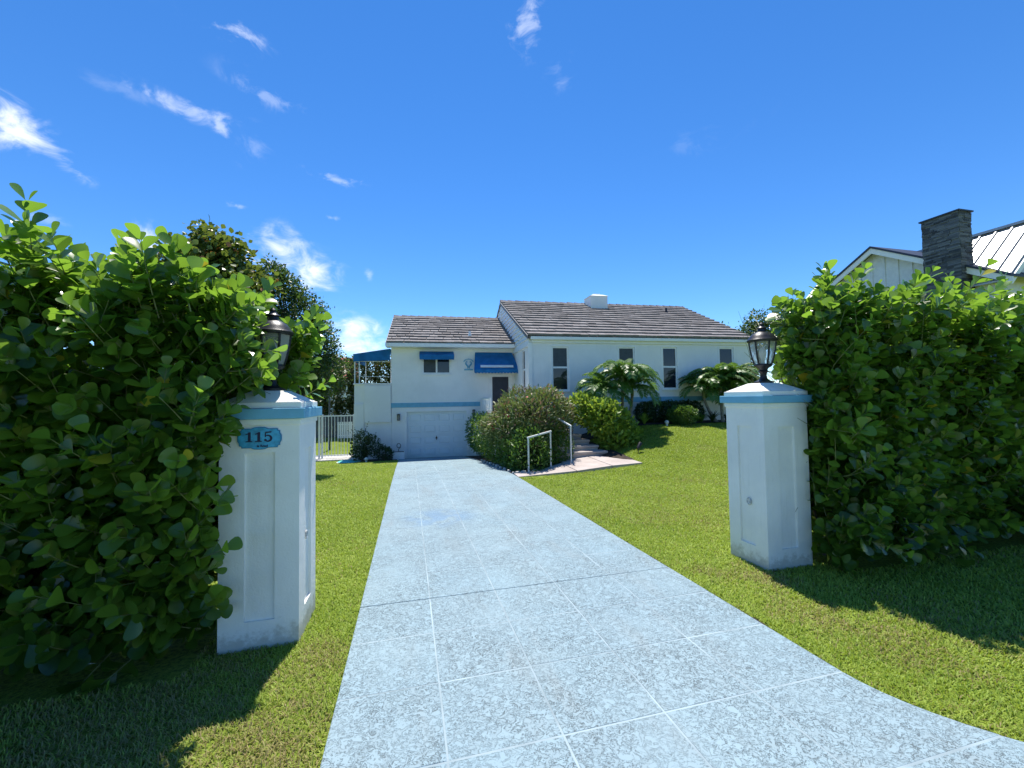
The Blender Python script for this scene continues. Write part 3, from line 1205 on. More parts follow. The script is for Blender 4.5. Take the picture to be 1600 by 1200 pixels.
# blue canvas canopy over the terrace on white posts
cn = thing('canopy', 'blue canvas terrace canopy on thin white posts left of the house', 'canopy', hw(-1.2, .1, 2.285), R(-2.5))
m_ = MB()
x0_, x1_ = -.74, .74
m_.hexa([(x0_, -.05, 1.22), (x1_, -.05, 1.46), (x1_, 3.2, 1.62), (x0_, 3.2, 1.30)], [(x0_, -.05, 1.235), (x1_, -.05, 1.475), (x1_, 3.2, 1.635), (x0_, 3.2, 1.315)])
cv = m_.build('canvas', 'awning', cn)
m_ = MB()
m_.hexa([(x0_, -.066, .92), (x1_, -.066, .98), (x1_, -.052, .98), (x0_, -.052, .92)], [(x0_, -.066, 1.235), (x1_, -.066, 1.475), (x1_, -.052, 1.475), (x0_, -.052, 1.235)])
m_.hexa([(x0_ - .014, -.05, .92), (x0_, -.05, .92), (x0_, 3.2, 1.0), (x0_ - .014, 3.2, 1.0)], [(x0_ - .014, -.05, 1.235), (x0_, -.05, 1.235), (x0_, 3.2, 1.315), (x0_ - .014, 3.2, 1.315)])
m_.build('valance', 'awning', cn)
for x, y in ((-.70, .02), (-.52, .02), (-.70, 3.1), (.5, 3.1)):
    MB().tube([(x, y, 0.002), (x, y, 1.22 + .1 * (x + .7))], .022, 6).build('post', 'fence', cn)
for a_, b_, r_ in (((-.70, .02, .93), (.70, .02, .93), .014), ((-.52, .02, .30), (.70, .02, .28), .010), ((-.70, .02, .5), (-.52, .02, .52), .010)):
    MB().tube([a_, b_], r_, 6).build('rail', 'fence', cn)

# ------------------------------------------------------------------ gate pillars and their lamps
def pillar(name, label, x0, x1, y0, y1, zb, zband, panels):
    t = thing(name, label, 'pillar', ((x0 + x1) / 2, (y0 + y1) / 2, zb), 0, 'pillars flanking the driveway')
    hx, hy = (x1 - x0) / 2, (y1 - y0) / 2
    Hh = zband - zb
    m_ = MB()
    d = .018
    m_.box(-hx + d, hx - d, -hy + d, hy - d, -.1, Hh)
    # four faces with sunk panels
    pw = .34
    for ax in range(4):
        half = hx if ax % 2 == 0 else hy
        off = hy if ax % 2 == 0 else hx
        p = half * pw + .01
        zl, zt = .18, Hh - .25
        half_ = half if ax % 2 == 0 else half - d
        pieces = [(-half_, -p, -.1, Hh), (p, half_, -.1, Hh), (-p, p, -.1, zl), (-p, p, zt, Hh)]
        for (a, b, c, e) in pieces:
            def f(q, dd, z):
                if ax == 0: return (q, -dd, z)
                if ax == 1: return (dd, q, z)
                if ax == 2: return (-q, dd, z)
                return (-dd, -q, z)
            m_.hexa([f(a, off, c), f(b, off, c), f(b, off - d, c), f(a, off - d, c)], [f(a, off, e), f(b, off, e), f(b, off - d, e), f(a, off - d, e)])
    m_.build('shaft', 'pillar', t)
    MB().box(-hx - .012, hx + .012, -hy - .012, hy + .012, Hh - .045, Hh - .001).build('collar', 'pillar', t, bevel=.004)
    MB().box(-hx - .045, hx + .045, -hy - .045, hy + .045, Hh, Hh + .078).build('band', 'band', t, bevel=.006)
    m_ = MB()
    o = .012
    zc = Hh + .079
    m_.box(-hx - o, hx + o, -hy - o, hy + o, zc, zc + .045)
    m_.build('cap_slab', 'pillar', t, bevel=.005)
    m_ = MB()
    o = .004
    m_.hexa([(-hx - o, -hy - o, zc + .046), (hx + o, -hy - o, zc + .046), (hx + o, hy + o, zc + .046), (-hx - o, hy + o, zc + .046)],
            [(-.11, -.11, zc + .135), (.11, -.11, zc + .135), (.11, .11, zc + .135), (-.11, .11, zc + .135)])
    m_.build('cap', 'pillar', t, bevel=.006)
    return t, zb + zc + .135


PL, topL = pillar('gate_pillar', 'white stucco gate pillar with blue house number plaque', -1.335, -.805, 3.40, 3.95, -.10, 1.545, 1)
PR, topR = pillar('gate_pillar', 'white stucco gate pillar with scuffed panel and bare face', 3.525, 4.085, 3.46, 3.97, -.10, 1.583, 1)


MB().lathe([(.040, 0), (.040, .005), (.030, .009), (.024, .004), (.001, .004)], n=18).build('bracket_scar', 'scar', PR, smooth=True)
MB().lathe([(.036, 0), (.036, .006), (.026, .009), (.020, .004), (.001, .004)], n=18).build('bracket_scar', 'scar', PL, smooth=True)
for p_, x_, y_, z_, sg in ((PR, -.281, -.02, .63, -1), (PL, .266, -.02, .70, 1)):
    o = [c for c in p_.children if c.name.startswith('bracket_scar')][0]
    o.location = (x_ + sg * -.012, y_, z_)
    o.scale = (1, .8, 1)
    o.rotation_euler = (0, sg * PI / 2, 0)


def pillar_lamp(loc, rot, label):
    t = thing('pillar_lamp', label, 'lamp', loc, rot, 'black lanterns on the gate pillars')
    m_ = MB()
    m_.lathe([(.095, .001), (.095, .018), (.06, .03), (.038, .05), (.030, .09), (.036, .115), (.052, .13), (.040, .145), (.050, .165), (.082, .185), (.090, .2), (.084, .212)], n=24)
    m_.build('lamp_base', 'black', t, smooth=True)
    m_ = MB()
    m_.lathe([(.128, .455), (.150, .462), (.153, .478), (.140, .492), (.128, .512), (.100, .545), (.062, .567), (.045, .575), (.040, .60), (.052, .612), (.034, .628), (.022, .645), (.026, .657), (.012, .675)], n=28)
    m_.build('lamp_roof', 'black', t, smooth=True)
    prof = [(.080, .212), (.094, .26), (.108, .32), (.120, .39), (.127, .455)]
    for j in range(6):
        a = 2 * PI * j / 6
        pts = [((r + .002) * math.cos(a), (r + .002) * math.sin(a), z) for r, z in prof]
        MB().tube(pts, .009, 6).build('rib', 'black', t, smooth=True)
        m_ = MB()
        vs, fs = [], []
        for r, z in prof:
            for k in range(4):
                b = a + (2 * PI / 6) * (k / 3)
                q = r * math.cos(PI / 6) / math.cos((b - a) - PI / 6)
                vs.append((q * math.cos(b), q * math.sin(b), z))
        for i in range(len(prof) - 1):
            for k in range(3):
                fs.append((i * 4 + k, i * 4 + k + 1, i * 4 + k + 5, i * 4 + k + 4))
        m_.add(vs, fs)
        m_.build('pane', 'lamp_glass', t, smooth=True)
    MB().lathe([(.018, .212), (.018, .27), (.03, .29), (.036, .33), (.03, .37), (.01, .40)], n=12).build('bulb', 'bulb', t, smooth=True)
    return t


pillar_lamp((-1.07, 3.675, topL), R(8), 'black lantern half buried in leaves on numbered gate pillar')
pillar_lamp((3.805, 3.715, topR), R(15), 'black lantern standing clear on gate pillar without number')

# house number plaque, lettering raised on it
pq = thing('house_number_plaque', 'blue scalloped plaque reading 115 on gate pillar', 'plaque', (-1.07, 3.388, 1.405), 0)
half = [(0, .084), (.035, .081), (.058, .071), (.118, .071), (.121, .058), (.134, .054), (.136, .036), (.145, .020), (.146, 0)]
outline = half + [(x, -z) for x, z in half[::-1][1:]]
outline = outline + [(-x, z) for x, z in outline[::-1][1:-1]]
m_ = MB()
m_.prism(outline, lambda a, b: (a, .012, b), lambda a, b: (a, 0, b))
m_.build('backing', plain('plaque_rim', (.03, .22, .40), .4), pq)
m_ = MB()
m_.prism([(a * .95, b * .92) for a, b in outline], lambda a, b: (a, 0, b), lambda a, b: (a, -.003, b))
m_.build('face', 'plaque', pq)


def digit_one(x):
    p = [(-.022, -.036), (.022, -.036), (.022, -.030), (.011, -.028), (.011, .036), (-.002, .036), (-.008, .029), (-.022, .024), (-.022, .018), (-.007, .020), (-.007, -.028), (-.022, -.030)]
    m_ = MB()
    m_.prism([(a + x, b) for a, b in p][::-1], lambda a, b: (a, -.003, b), lambda a, b: (a, -.006, b))
    return m_.build('digit', 'ink', pq)


ox, oz = .0, .010
o1 = digit_one(-.068)
o1.location.z = oz
o2 = digit_one(-.006)
o2.location.z = oz
m_ = MB()
f0, f1 = (lambda a, b: (a, -.003, b)), (lambda a, b: (a, -.006, b))
x5 = .058
m_.prism([(x5 - .020, .026), (x5 + .020, .030), (x5 + .023, .040), (x5 - .020, .036)], f0, f1)
m_.prism([(x5 - .0225, -.002), (x5 - .0155, -.002), (x5 - .0145, .026), (x5 - .0215, .030)], f0, f1)
ring = []
for i in range(15):
    a = R(140 - 305 * i / 14)
    k = math.sin(PI * i / 14)
    ring.append((a, .0255 + .002 * k, .0215 - .009 * k))
for i in range(14):
    (a, ro, ri), (b, so, si) = ring[i], ring[i + 1]
    cx, cz = x5, -.012
    m_.prism([(cx + ro * math.cos(a), cz + ro * math.sin(a)), (cx + so * math.cos(b), cz + so * math.sin(b)), (cx + si * math.cos(b), cz + si * math.sin(b)), (cx + ri * math.cos(a), cz + ri * math.sin(a))][::-1], f0, f1)
m_.prism([(x5 - .018 + .0085 * math.cos(2 * PI * i / 12), -.024 + .0085 * math.sin(2 * PI * i / 12)) for i in range(12)][::-1], f0, lambda a, b: (a, -.0062, b))
o3 = m_.build('digit', 'ink', pq)
o3.location.z = oz
cu = bpy.data.curves.new('lettering', 'FONT')
cu.body = 'ia Road'
cu.size = .024
cu.extrude = .0012
cu.offset = .0006
tmp = bpy.data.objects.new('lettering_curve', cu)
COL.objects.link(tmp)
bpy.context.view_layer.update()
dg = bpy.context.evaluated_depsgraph_get()
lm = bpy.data.meshes.new_from_object(tmp.evaluated_get(dg))
bpy.data.objects.remove(tmp)
lm.materials.clear()
lm.materials.append(M['ink'])
lt = link('lettering', lm, pq)
lt.rotation_euler = (PI / 2, 0, 0)
lt.location = (-.016, -.0043, -.064)

# ------------------------------------------------------------------ foliage builders
def leaf_variants(shape, mat, n=6):
    out = []
    for i in range(n):
        me = bulk_mesh('leaf', shape[0], shape[1], np.eye(3)[None], np.zeros((1, 3)), [(i + .5) / n], mat)
        out.append(me)
    return out


CAM_NP = np.array(CAM_M.to_3x3())


def to_pixels(p):
    q = (p - pv(0, 0, EYE)) @ CAM_NP
    z = -q[:, 2]
    ok = z > .3
    zz = np.where(ok, z, 1)
    return 800 + 640 * q[:, 0] / zz, 600 - 640 * q[:, 1] / zz, zz, ok


def foliage_part(parent, name, shape, mat, d, n, size, locs, rnd, singles=0, variants=None):
    """joined mass of leaves; the leaves that show largest become leaf objects of their own"""
    mats = frames(d, n, size)
    keep = np.ones(len(locs), bool)
    if singles:
        x, y, z, ok = to_pixels(locs + norm(d) * np.asarray(size)[:, None] * .5)
        ok &= (x > -10) & (x < 1610) & (y > -10) & (y < 1210)
        cell = (np.floor(x / 17).astype(int) + 500) * 2000 + np.floor(y / 17).astype(int)
        face = np.abs(np.einsum('ij,ij->i', mats[:, :, 2] / np.asarray(size)[:, None], norm(locs - pv(0, 0, EYE))))
        order = np.argsort(np.where(ok, z, 1e9))
        seen, cand = set(), []
        for i in order:
            if not ok[i]:
                break
            if cell[i] in seen:
                continue
            seen.add(cell[i])
            cand.append(i)
        cand.sort(key=lambda i: -(size[i] / z[i]) ** 2 * (.15 + face[i]))
        for i in cand[:singles]:
            keep[i] = False
            o = bpy.data.objects.new('leaf', variants[min(len(variants) - 1, int(rnd[i] * len(variants)))])
            COL.objects.link(o)
            o.parent = parent
            m4 = Matrix.Identity(4)
            for a in range(3):
                for b in range(3):
                    m4[a][b] = mats[i, a, b]
                m4[a][3] = locs[i, a]
            o.matrix_basis = m4
    me = bulk_mesh(name, shape[0], shape[1], mats[keep], locs[keep], rnd[keep], mat)
    o = link(name, me, parent)
    o['kind'] = 'stuff'
    return o


def unit(n):
    return norm(rng.normal(size=(n, 3)))


def shoots(starts, dirs, lens, spacing, leaf, rnd0):
    """opposite pairs of leaves along each shoot -> leaf direction, normal, size, place, tint; and the shoot paths"""
    D, Nn, S_, P, Rn, paths = [], [], [], [], [], []
    for s, d, L, r0 in zip(starts, dirs, lens, rnd0):
        d = d / np.linalg.norm(d)
        bend = pv(*(rng.normal(size=3) * .12)) + pv(0, 0, .10)
        a = np.cross(d, pv(.3, .2, .9))
        a /= np.linalg.norm(a)
        b = np.cross(d, a)
        k = max(3, int(L / spacing))
        th = rng.uniform(0, PI)
        pts = []
        for i in range(k):
            t = (i + 1) / k
            p = s + d * L * t + bend * L * t * t
            pts.append(p)
            dd = d + bend * 2 * t
            dd /= np.linalg.norm(dd)
            up = .25 + .75 * t * t + rng.uniform(-.12, .12)
            for sg in (0, PI):
                ang = th + sg + rng.normal() * .2
                out = a * math.cos(ang) + b * math.sin(ang)
                ld = out * math.cos(up * 1.1) + dd * math.sin(up * 1.1)
                ln = dd * math.cos(up * 1.1) - out * math.sin(up * 1.1) + rng.normal(size=3) * .12
                D.append(ld)
                Nn.append(ln)
                S_.append(leaf * rng.uniform(.58, 1.12) * (.8 + .25 * math.sin(PI * min(1, t * .9))))
                P.append(p + out * .004)
                Rn.append((.995 if rng.random() < .008 else np.clip(r0 + .45 * (t - .5) + rng.normal() * .16, 0, .97)))
            th += PI / 2 + rng.normal() * .15
        paths.append([s] + pts)
    return np.array(D), np.array(Nn), np.array(S_), np.array(P), np.array(Rn), paths


def stems_mesh(paths, rad, mat, parent, name='stems', sides=4):
    mb = MB()
    for p in paths:
        k = len(p)
        mb.tube([tuple(q) for q in p], [rad * (1 - .7 * i / (k - 1)) for i in range(k)], sides)
    o = mb.build(name, mat, parent, smooth=True)
    o['kind'] = 'stuff'
    return o


clusia_variants = leaf_variants(LEAF_OBOVATE, 'clusia', 8)


def clusia_hedge(label, x0, x1, y0, y1, top, extra, count, seed):
    global rng
    rng = np.random.default_rng(seed)
    t = thing('hedge', label, 'hedge', ((x0 + x1) / 2, (y0 + y1) / 2, -.1), 0, 'round-leaved hedges beside the gate pillars')
    base = pv((x0 + x1) / 2, (y0 + y1) / 2, -.1)
    st, di, le, r0 = [], [], [], []
    W, Dp = x1 - x0, y1 - y0

    def lump(a, b):
        return .13 * math.sin(a * 2.3 + b * 1.7) + .12 * math.sin(a * 5.1 - b * 3.3) * math.sin(b * 4.1 + a) + .09 * math.sin(a * 9.7 + b * 7.7)
    faces = [('front', W * top), ('top', W * Dp * 1.05), ('back', W * top * .5), ('end', Dp * top * .9), ('fill', W * top * 1.0)]
    tot = sum(f[1] for f in faces)
    for nm, ar in faces:
        for _ in range(int(count * ar / tot)):
            if nm == 'front':
                x, z = rng.uniform(x0, x1), (top * rng.uniform(.0, 1) if rng.random() > .16 else rng.uniform(-.05, .35))
                tuck = .06 * (1 - min(1, z / .7))
                p = pv(x, y0 + .26 + tuck + lump(x, z) * .8 + abs(rng.normal()) * .10, z)
                d = pv(rng.normal() * .4, -.75, .85 + rng.normal() * .4)
                L = rng.uniform(.18, .42)
            elif nm == 'top':
                x, y = rng.uniform(x0, x1), rng.uniform(y0 + .1, y1)
                p = pv(x, y, top - .34 + lump(x, y * 2) * .9)
                d = pv(rng.normal() * .3, -.18 + rng.normal() * .35, 1)
                L = rng.uniform(.2, .42) * (1.35 if rng.random() < .1 else 1)
            elif nm == 'back':
                x, z = rng.uniform(x0, x1), top * rng.uniform(.1, 1)
                p = pv(x, y1 - .2, z)
                d = pv(rng.normal() * .4, 1, .7)
                L = rng.uniform(.2, .4)
            elif nm == 'end':
                y, z = rng.uniform(y0 + .2, y1), top * rng.uniform(.1, 1)
                sgn = extra['end']
                p = pv((x1 if sgn > 0 else x0) - sgn * (.22 + lump(y, z)), y, z)
                d = pv(sgn, rng.normal() * .5, .7 + rng.normal() * .3)
                L = rng.uniform(.16, .3)
            else:
                p = pv(rng.uniform(x0, x1), rng.uniform(y0 + .35, y1 - .3), top * rng.uniform(.0, .72))
                d = rng.normal(size=3) + pv(0, -.4, .5)
                L = rng.uniform(.2, .4)
            st.append(p)
            di.append(d)
            le.append(L)
            r0.append(np.clip(rng.normal() * .2 + .45 + .16 * (p[2] - 1.4), .05, .95))
    for (px, py, pz, dx, dy, dz, L) in extra['shoots']:
        st.append(pv(px, py, pz))
        di.append(pv(dx, dy, dz))
        le.append(L)
        r0.append(rng.uniform(.4, .8))
    D, Nn, S_, P, Rn, paths = shoots(st, di, le, .046, .128, r0)
    P = P - base
    paths = [[q - base for q in p] for p in paths]
    # leaves of the two are kept clear of the pillar bodies
    x_, y_ = (P + base)[:, 0], (P + base)[:, 1]
    z_ = (P + base)[:, 2]
    k = extra['keep'](x_, y_, z_)
    # hedge empties carry no rotation, so parts are placed relative to the base
    t_world = base
    sizes = S_[k]

    class _Off:
        pass
    locs = P[k]
    mats = frames(D[k], Nn[k], sizes)
    # rank in the world, store locally
    o = foliage_world(t, 'foliage', LEAF_OBOVATE, 'clusia', D[k], Nn[k], sizes, locs, Rn[k], base, 300, clusia_variants)
    stems_mesh(paths, .0052, 'stem', t)
    # woody trunks from the ground
    mb = MB()
    for i in range(int(W / .22)):
        x = rng.uniform(x0 + .1, x1 - .1)
        y = rng.uniform(y0 + .35, y1 - .3)
        p = [pv(x, y, -.15)]
        for s in range(6):
            p.append(p[-1] + pv(rng.normal() * .05, rng.normal() * .05, top * .15))
        mb.tube([tuple(q - base) for q in p], [.018, .016, .014, .012, .010, .008, .006], 5)
    w = mb.build('branches', 'bark', t, smooth=True)
    w['kind'] = 'stuff'
    return t


def foliage_world(parent, name, shape, mat, d, n, size, locs, rnd, base, singles, variants):
    global to_pixels
    keep_fn = to_pixels
    to_pixels = lambda p: keep_fn(p + base)
    try:
        return foliage_part(parent, name, shape, mat, d, n, size, locs, rnd, singles, variants)
    finally:
        to_pixels = keep_fn


rL = np.random.default_rng(5)
extraL = {'end': 1, 'shoots': [], 'keep': lambda x, y, z: ~((x > -1.40) & (y > 3.33) & (y < 4.0) & (z < 1.78)) & ~((x > -1.16) & (y < 3.36) & (z < 1.62)) & ~((x > -1.17) & (z < 1.70) & (y < 4.0)) & ~((x > -.62) & (z < 1.55))
          & ~((((x + 1.0) ** 2 + (y - 3.6) ** 2) < .018) & (y < 3.66))}
for i in range(84):       # sprays that lean over the pillar and behind its lamp
    extraL['shoots'].append((rL.uniform(-1.65, -.95), rL.uniform(3.9, 4.25), rL.uniform(1.62, 2.28), .5 + rL.normal() * .3, -.1 + rL.normal() * .3, .6 + rL.normal() * .3, rL.uniform(.2, .36)))
for i in range(46):       # and in front of it
    extraL['shoots'].append((rL.uniform(-1.55, -1.20), rL.uniform(3.2, 3.5), rL.uniform(1.70, 2.35), .8 + rL.normal() * .3, -.2, .45 + rL.normal() * .25, rL.uniform(.2, .32)))
for z in (.62, .78, .92, 1.08, 1.25, 1.36, 1.46, .5):
    extraL['shoots'].append((-1.46, 3.22 + .05 * rL.normal(), z, 1, -.15, .35 + .2 * rL.normal(), .22))
hedgeL = clusia_hedge('tall round-leaved hedge swallowing the numbered gate pillar and its lantern', -5.6, -1.36, 3.0, 4.35, 2.44, extraL, 3700, 21)
rR = np.random.default_rng(6)
extraR = {'end': -1, 'shoots': [], 'keep': lambda x, y, z: ~((x < 4.13) & (y > 3.40) & (y < 4.05) & (z < 1.82)) & ~((x < 4.05) & (y < 3.5)) & (x > 1.10 * y + .06 * np.sin(z * 9 + y * 5))}
for i in range(60):
    extraR['shoots'].append((rR.uniform(4.3, 4.9), rR.uniform(3.5, 4.1), rR.uniform(1.7, 2.5), -.35 + rR.normal() * .3, -.2 + rR.normal() * .3, .9 + rR.normal() * .3, rR.uniform(.2, .36)))
for i in range(7):
    extraR['shoots'].append((4.45 + .12 * rR.normal(), 3.5 + .1 * rR.normal(), 2.3 + .2 * rR.random(), .05 * rR.normal(), -.1, 1, .42))
hedgeR = clusia_hedge('tall round-leaved hedge beside the gate pillar without a number', 4.10, 9.6, 3.0, 4.3, 2.56, extraR, 4300, 22)


def blob_points(n, blobs, shell=.55):
    """random points in the outer shell of a union of ellipsoids, and the outward direction there"""
    w = np.array([b[3] * b[4] + b[4] * b[5] + b[3] * b[5] for b in blobs])
    which = rng.choice(len(blobs), n, p=w / w.sum())
    B = np.array([b[:6] for b in blobs])[which]
    u = unit(n)
    r = (shell + (1 - shell) * rng.random(n) ** .6)
    r *= 1 + .10 * np.sin(u[:, 0] * 9 + B[:, 0] * 3) * np.sin(u[:, 2] * 8 + B[:, 1]) + .05 * rng.normal(size=n)
    p = B[:, :3] + u * B[:, 3:6] * r[:, None]
    inside = np.zeros(n, bool)
    for i, b in enumerate(blobs):
        q = (p - pv(*b[:3])) / pv(*b[3:6])
        inside |= (np.linalg.norm(q, axis=1) < shell * .85) & (which != i)
    return p[~inside], norm(u / B[:, 3:6])[~inside]


def bush(name, label, cat, base, blobs, n, leaf, mat, shape=LEAF_OVAL, shell=.55, group=None, zmin=None, flowers=0, stems=10, rise=.5):
    t = thing(name, label, cat, base, 0, group)
    p, o = blob_points(n, blobs, shell)
    if zmin is not None:
        k = p[:, 2] > zmin
        p, o = p[k], o[k]
    # leaves gather in little tufts
    m = len(p)
    d = norm(o * .8 + unit(m) * .75 + pv(0, 0, rise))
    nn = norm(o * .5 + unit(m) * .55 + pv(0, 0, .7))
    size = leaf * rng.uniform(.65, 1.3, m)
    rnd = np.clip(rng.beta(2, 2, m) + .22 * np.sin(p[:, 0] * 3.1 + p[:, 1] * 2.2) * np.sin(p[:, 2] * 4), 0, .999)
    foliage_part(t, 'foliage', shape, mat, d, nn, size, p - pv(*base), rnd)
    if stems:
        mb = MB()
        for i in range(stems):
            b = blobs[i % len(blobs)]
            e = pv(b[0], b[1], b[2]) + unit(1)[0] * pv(b[3], b[4], b[5]) * .8 - pv(*base)
            s = pv(rng.normal() * b[3] * .2, rng.normal() * b[4] * .2, -.05)
            mid = s * .5 + e * .5 + pv(0, 0, .05)
            mb.tube([tuple(s), tuple(mid), tuple(e)], [.018, .012, .004], 5)
        w = mb.build('branches', 'bark', t, smooth=True)
        w['kind'] = 'stuff'
    if flowers:
        fp, fo = blob_points(flowers, blobs, .93)
        k = fp[:, 2] > base[2] + .3
        fp, fo = fp[k], fo[k]
        d = norm(unit(len(fp)))
        fl = bulk_mesh('flowers', LEAF_ROUND[0], LEAF_ROUND[1], frames(d, fo + unit(len(fp)) * .2, np.full(len(fp), .075)), fp - pv(*base) + fo * .03, rng.random(len(fp)), 'flower')
        f = link('flowers', fl, t)
        f['kind'] = 'stuff'
    return t


def gz_(x, y):
    return float(ground(x, y))


rng = np.random.default_rng(40)
# trimmed hedge along the drive: from the corner by the hand rail back to the garage
bl = []
for i in range(9):
    y = 10.95 + i * .72
    bl.append((3.22 - .055 * i, y, .08 + .025 * i, .55, .60, .82))
for i in range(5):
    bl.append((3.3 + .26 * i, 11.1 + .14 * i, .05, .45, .45, .75))
bush('trimmed_hedge', 'dark green clipped hedge edging the driveway below the reddish shrub', 'hedge', (3.3, 13.0, gz_(3.3, 13)), bl, 20000, .085, 'hedgeleaf', LEAF_OVAL, .7, zmin=-.9)
rng = np.random.default_rng(41)
bl = [(3.5, 11.7, 1.0, .75, .7, .75), (4.1, 12.0, 1.2, .75, .7, .75), (3.1, 12.5, 1.0, .7, .7, .65), (3.6, 12.8, 1.3, .85, .8, .75), (4.4, 12.7, 1.25, .6, .7, .75), (2.95, 13.4, .72, .5, .7, .5), (4.15, 11.7, .75, .45, .4, .5), (3.0, 11.9, .75, .5, .6, .5), (2.8, 12.9, .6, .4, .6, .45), (4.75, 12.6, 1.15, .45, .5, .55), (3.4, 11.25, .7, .4, .35, .4), (4.3, 13.3, 1.45, .6, .6, .5), (2.75, 13.9, .7, .4, .6, .4)]
bush('reddish_shrub', 'broad reddish brown leafy shrub with small red flowers behind the hand rail', 'shrub', (3.7, 12.3, gz_(3.7, 12.3)), bl, 18000, .125, 'ixora', LEAF_LONG, .6, flowers=70)
rng = np.random.default_rng(42)
bl = [(6.1, 12.2, 1.0, .62, .6, .62), (6.55, 12.3, .72, .62, .6, .62), (5.75, 12.8, 1.25, .6, .6, .55), (6.85, 12.15, .35, .5, .5, .55), (6.4, 12.0, .3, .55, .5, .6), (6.3, 13.0, 1.1, .6, .6, .5)]
bush('yellow_green_shrub', 'bright yellow green shrub between the garden steps and the lawn', 'shrub', (6.4, 12.4, gz_(6.4, 12.4)), bl, 7000, .14, 'yellowleaf', LEAF_OVAL, .6)

rng = np.random.default_rng(43)
bl = [(-1.85, 17.35, -.05, .42, .4, .55), (-1.5, 17.4, -.15, .4, .4, .45), (-1.95, 17.3, -.4, .35, .35, .3)]
sb = bush('dark_shrub', 'dark shrub with long arching shoots against the terrace wall', 'shrub', (-1.75, 17.35, gz_(-1.75, 17.35)), bl, 2600, .075, 'deepleaf', LEAF_OVAL, .4)
st, di, le = [], [], []
for k_ in range(9):
    st.append(pv(rng.normal() * .2, rng.normal() * .1, .55))
    di.append(pv(rng.uniform(-.7, .9), -.1, 1))
    le.append(rng.uniform(.4, .95))
D, Nn, S_, P, Rn, paths = shoots(st, di, le, .07, .07, [.4] * 9)
foliage_part(sb, 'shoot_leaves', LEAF_OVAL, 'deepleaf', D, Nn, S_, P, Rn)
stems_mesh(paths, .008, 'bark', sb)
rng = np.random.default_rng(44)
bush('dark_shrub', 'low rounded dark shrub between the arching shrub and white planter', 'shrub', (-1.0, 17.4, gz_(-1.0, 17.4)), [(-1.05, 17.4, -.45, .36, .34, .3), (-.85, 17.4, -.5, .25, .3, .24)], 1500, .06, 'deepleaf', LEAF_OVAL, .4)

# clipped shrubs and small plants along the front of the main wing
rng = np.random.default_rng(45)
bl = [(8.9 + .38 * i, 14.3, 1.02 + .03 * (i % 2), .34, .36, .42) for i in range(7)]
bush('low_hedge', 'low dark clipped hedge along the house front below blue band', 'hedge', (10.0, 14.3, gz_(10, 14.3)), bl, 11000, .075, 'deepleaf', LEAF_OVAL, .7)
rng = np.random.default_rng(46)
bush('ball_shrub', 'small ball-clipped shrub at the top edge of the lawn', 'shrub', (9.98, 13.45, gz_(9.98, 13.45)), [(9.98, 13.45, .93, .54, .5, .36)], 6000, .055, 'hedgeleaf', LEAF_OVAL, .8, stems=4)


def strappy(label, base, n, L, mat, spread=.8, group='small plants along the house front'):
    t = thing('leafy_plant', label, 'plant', base, rng.uniform(0, 6), group)
    mb = MB()
    for i in range(n):
        a = rng.uniform(0, 2 * PI)
        s = rng.uniform(.2, spread)
        l = L * rng.uniform(.7, 1.1)
        out = pv(math.cos(a), math.sin(a), 0)
        side = pv(-math.sin(a), math.cos(a), 0)
        pts = [out * .02 + out * l * s * k * (.4 + .6 * k) + pv(0, 0, l * (k - .45 * s * k * k)) for k in (0, .35, .7, 1)]
        wd = [.018, .026, .018, .003]
        vs = [tuple(p + side * w * sg) for p, w in zip(pts, wd) for sg in (-1, 1)]
        mb.add(vs, [(0, 1, 3, 2), (2, 3, 5, 4), (4, 5, 7, 6)], float(rng.random()))
    o = mb.build('leaves', mat, t, smooth=True)
    o['kind'] = 'stuff'
    return t


rng = np.random.default_rng(47)
strappy('pale yellow-green spiky plant below the low dark hedge', (8.55, 13.75, gz_(8.55, 13.75)), 34, .48, 'yellowleaf', .9)
strappy('small spiky green plant just right of the ball-clipped shrub', (11.0, 13.7, gz_(11, 13.7)), 30, .5, 'palmleaf', 1.0)
strappy('dark spiky plant second from the ball-clipped shrub', (11.55, 13.75, gz_(11.5, 13.7)), 30, .55, 'deepleaf', .9)
strappy('dark spiky plant nearest the gate pillar along the house front', (12.25, 13.75, gz_(12.2, 13.7)), 30, .5, 'deepleaf', .9)
strappy('small dark fern-like plant beside the yellow green shrub', (7.9, 13.6, gz_(7.9, 13.6)), 28, .45, 'deepleaf', 1.0)


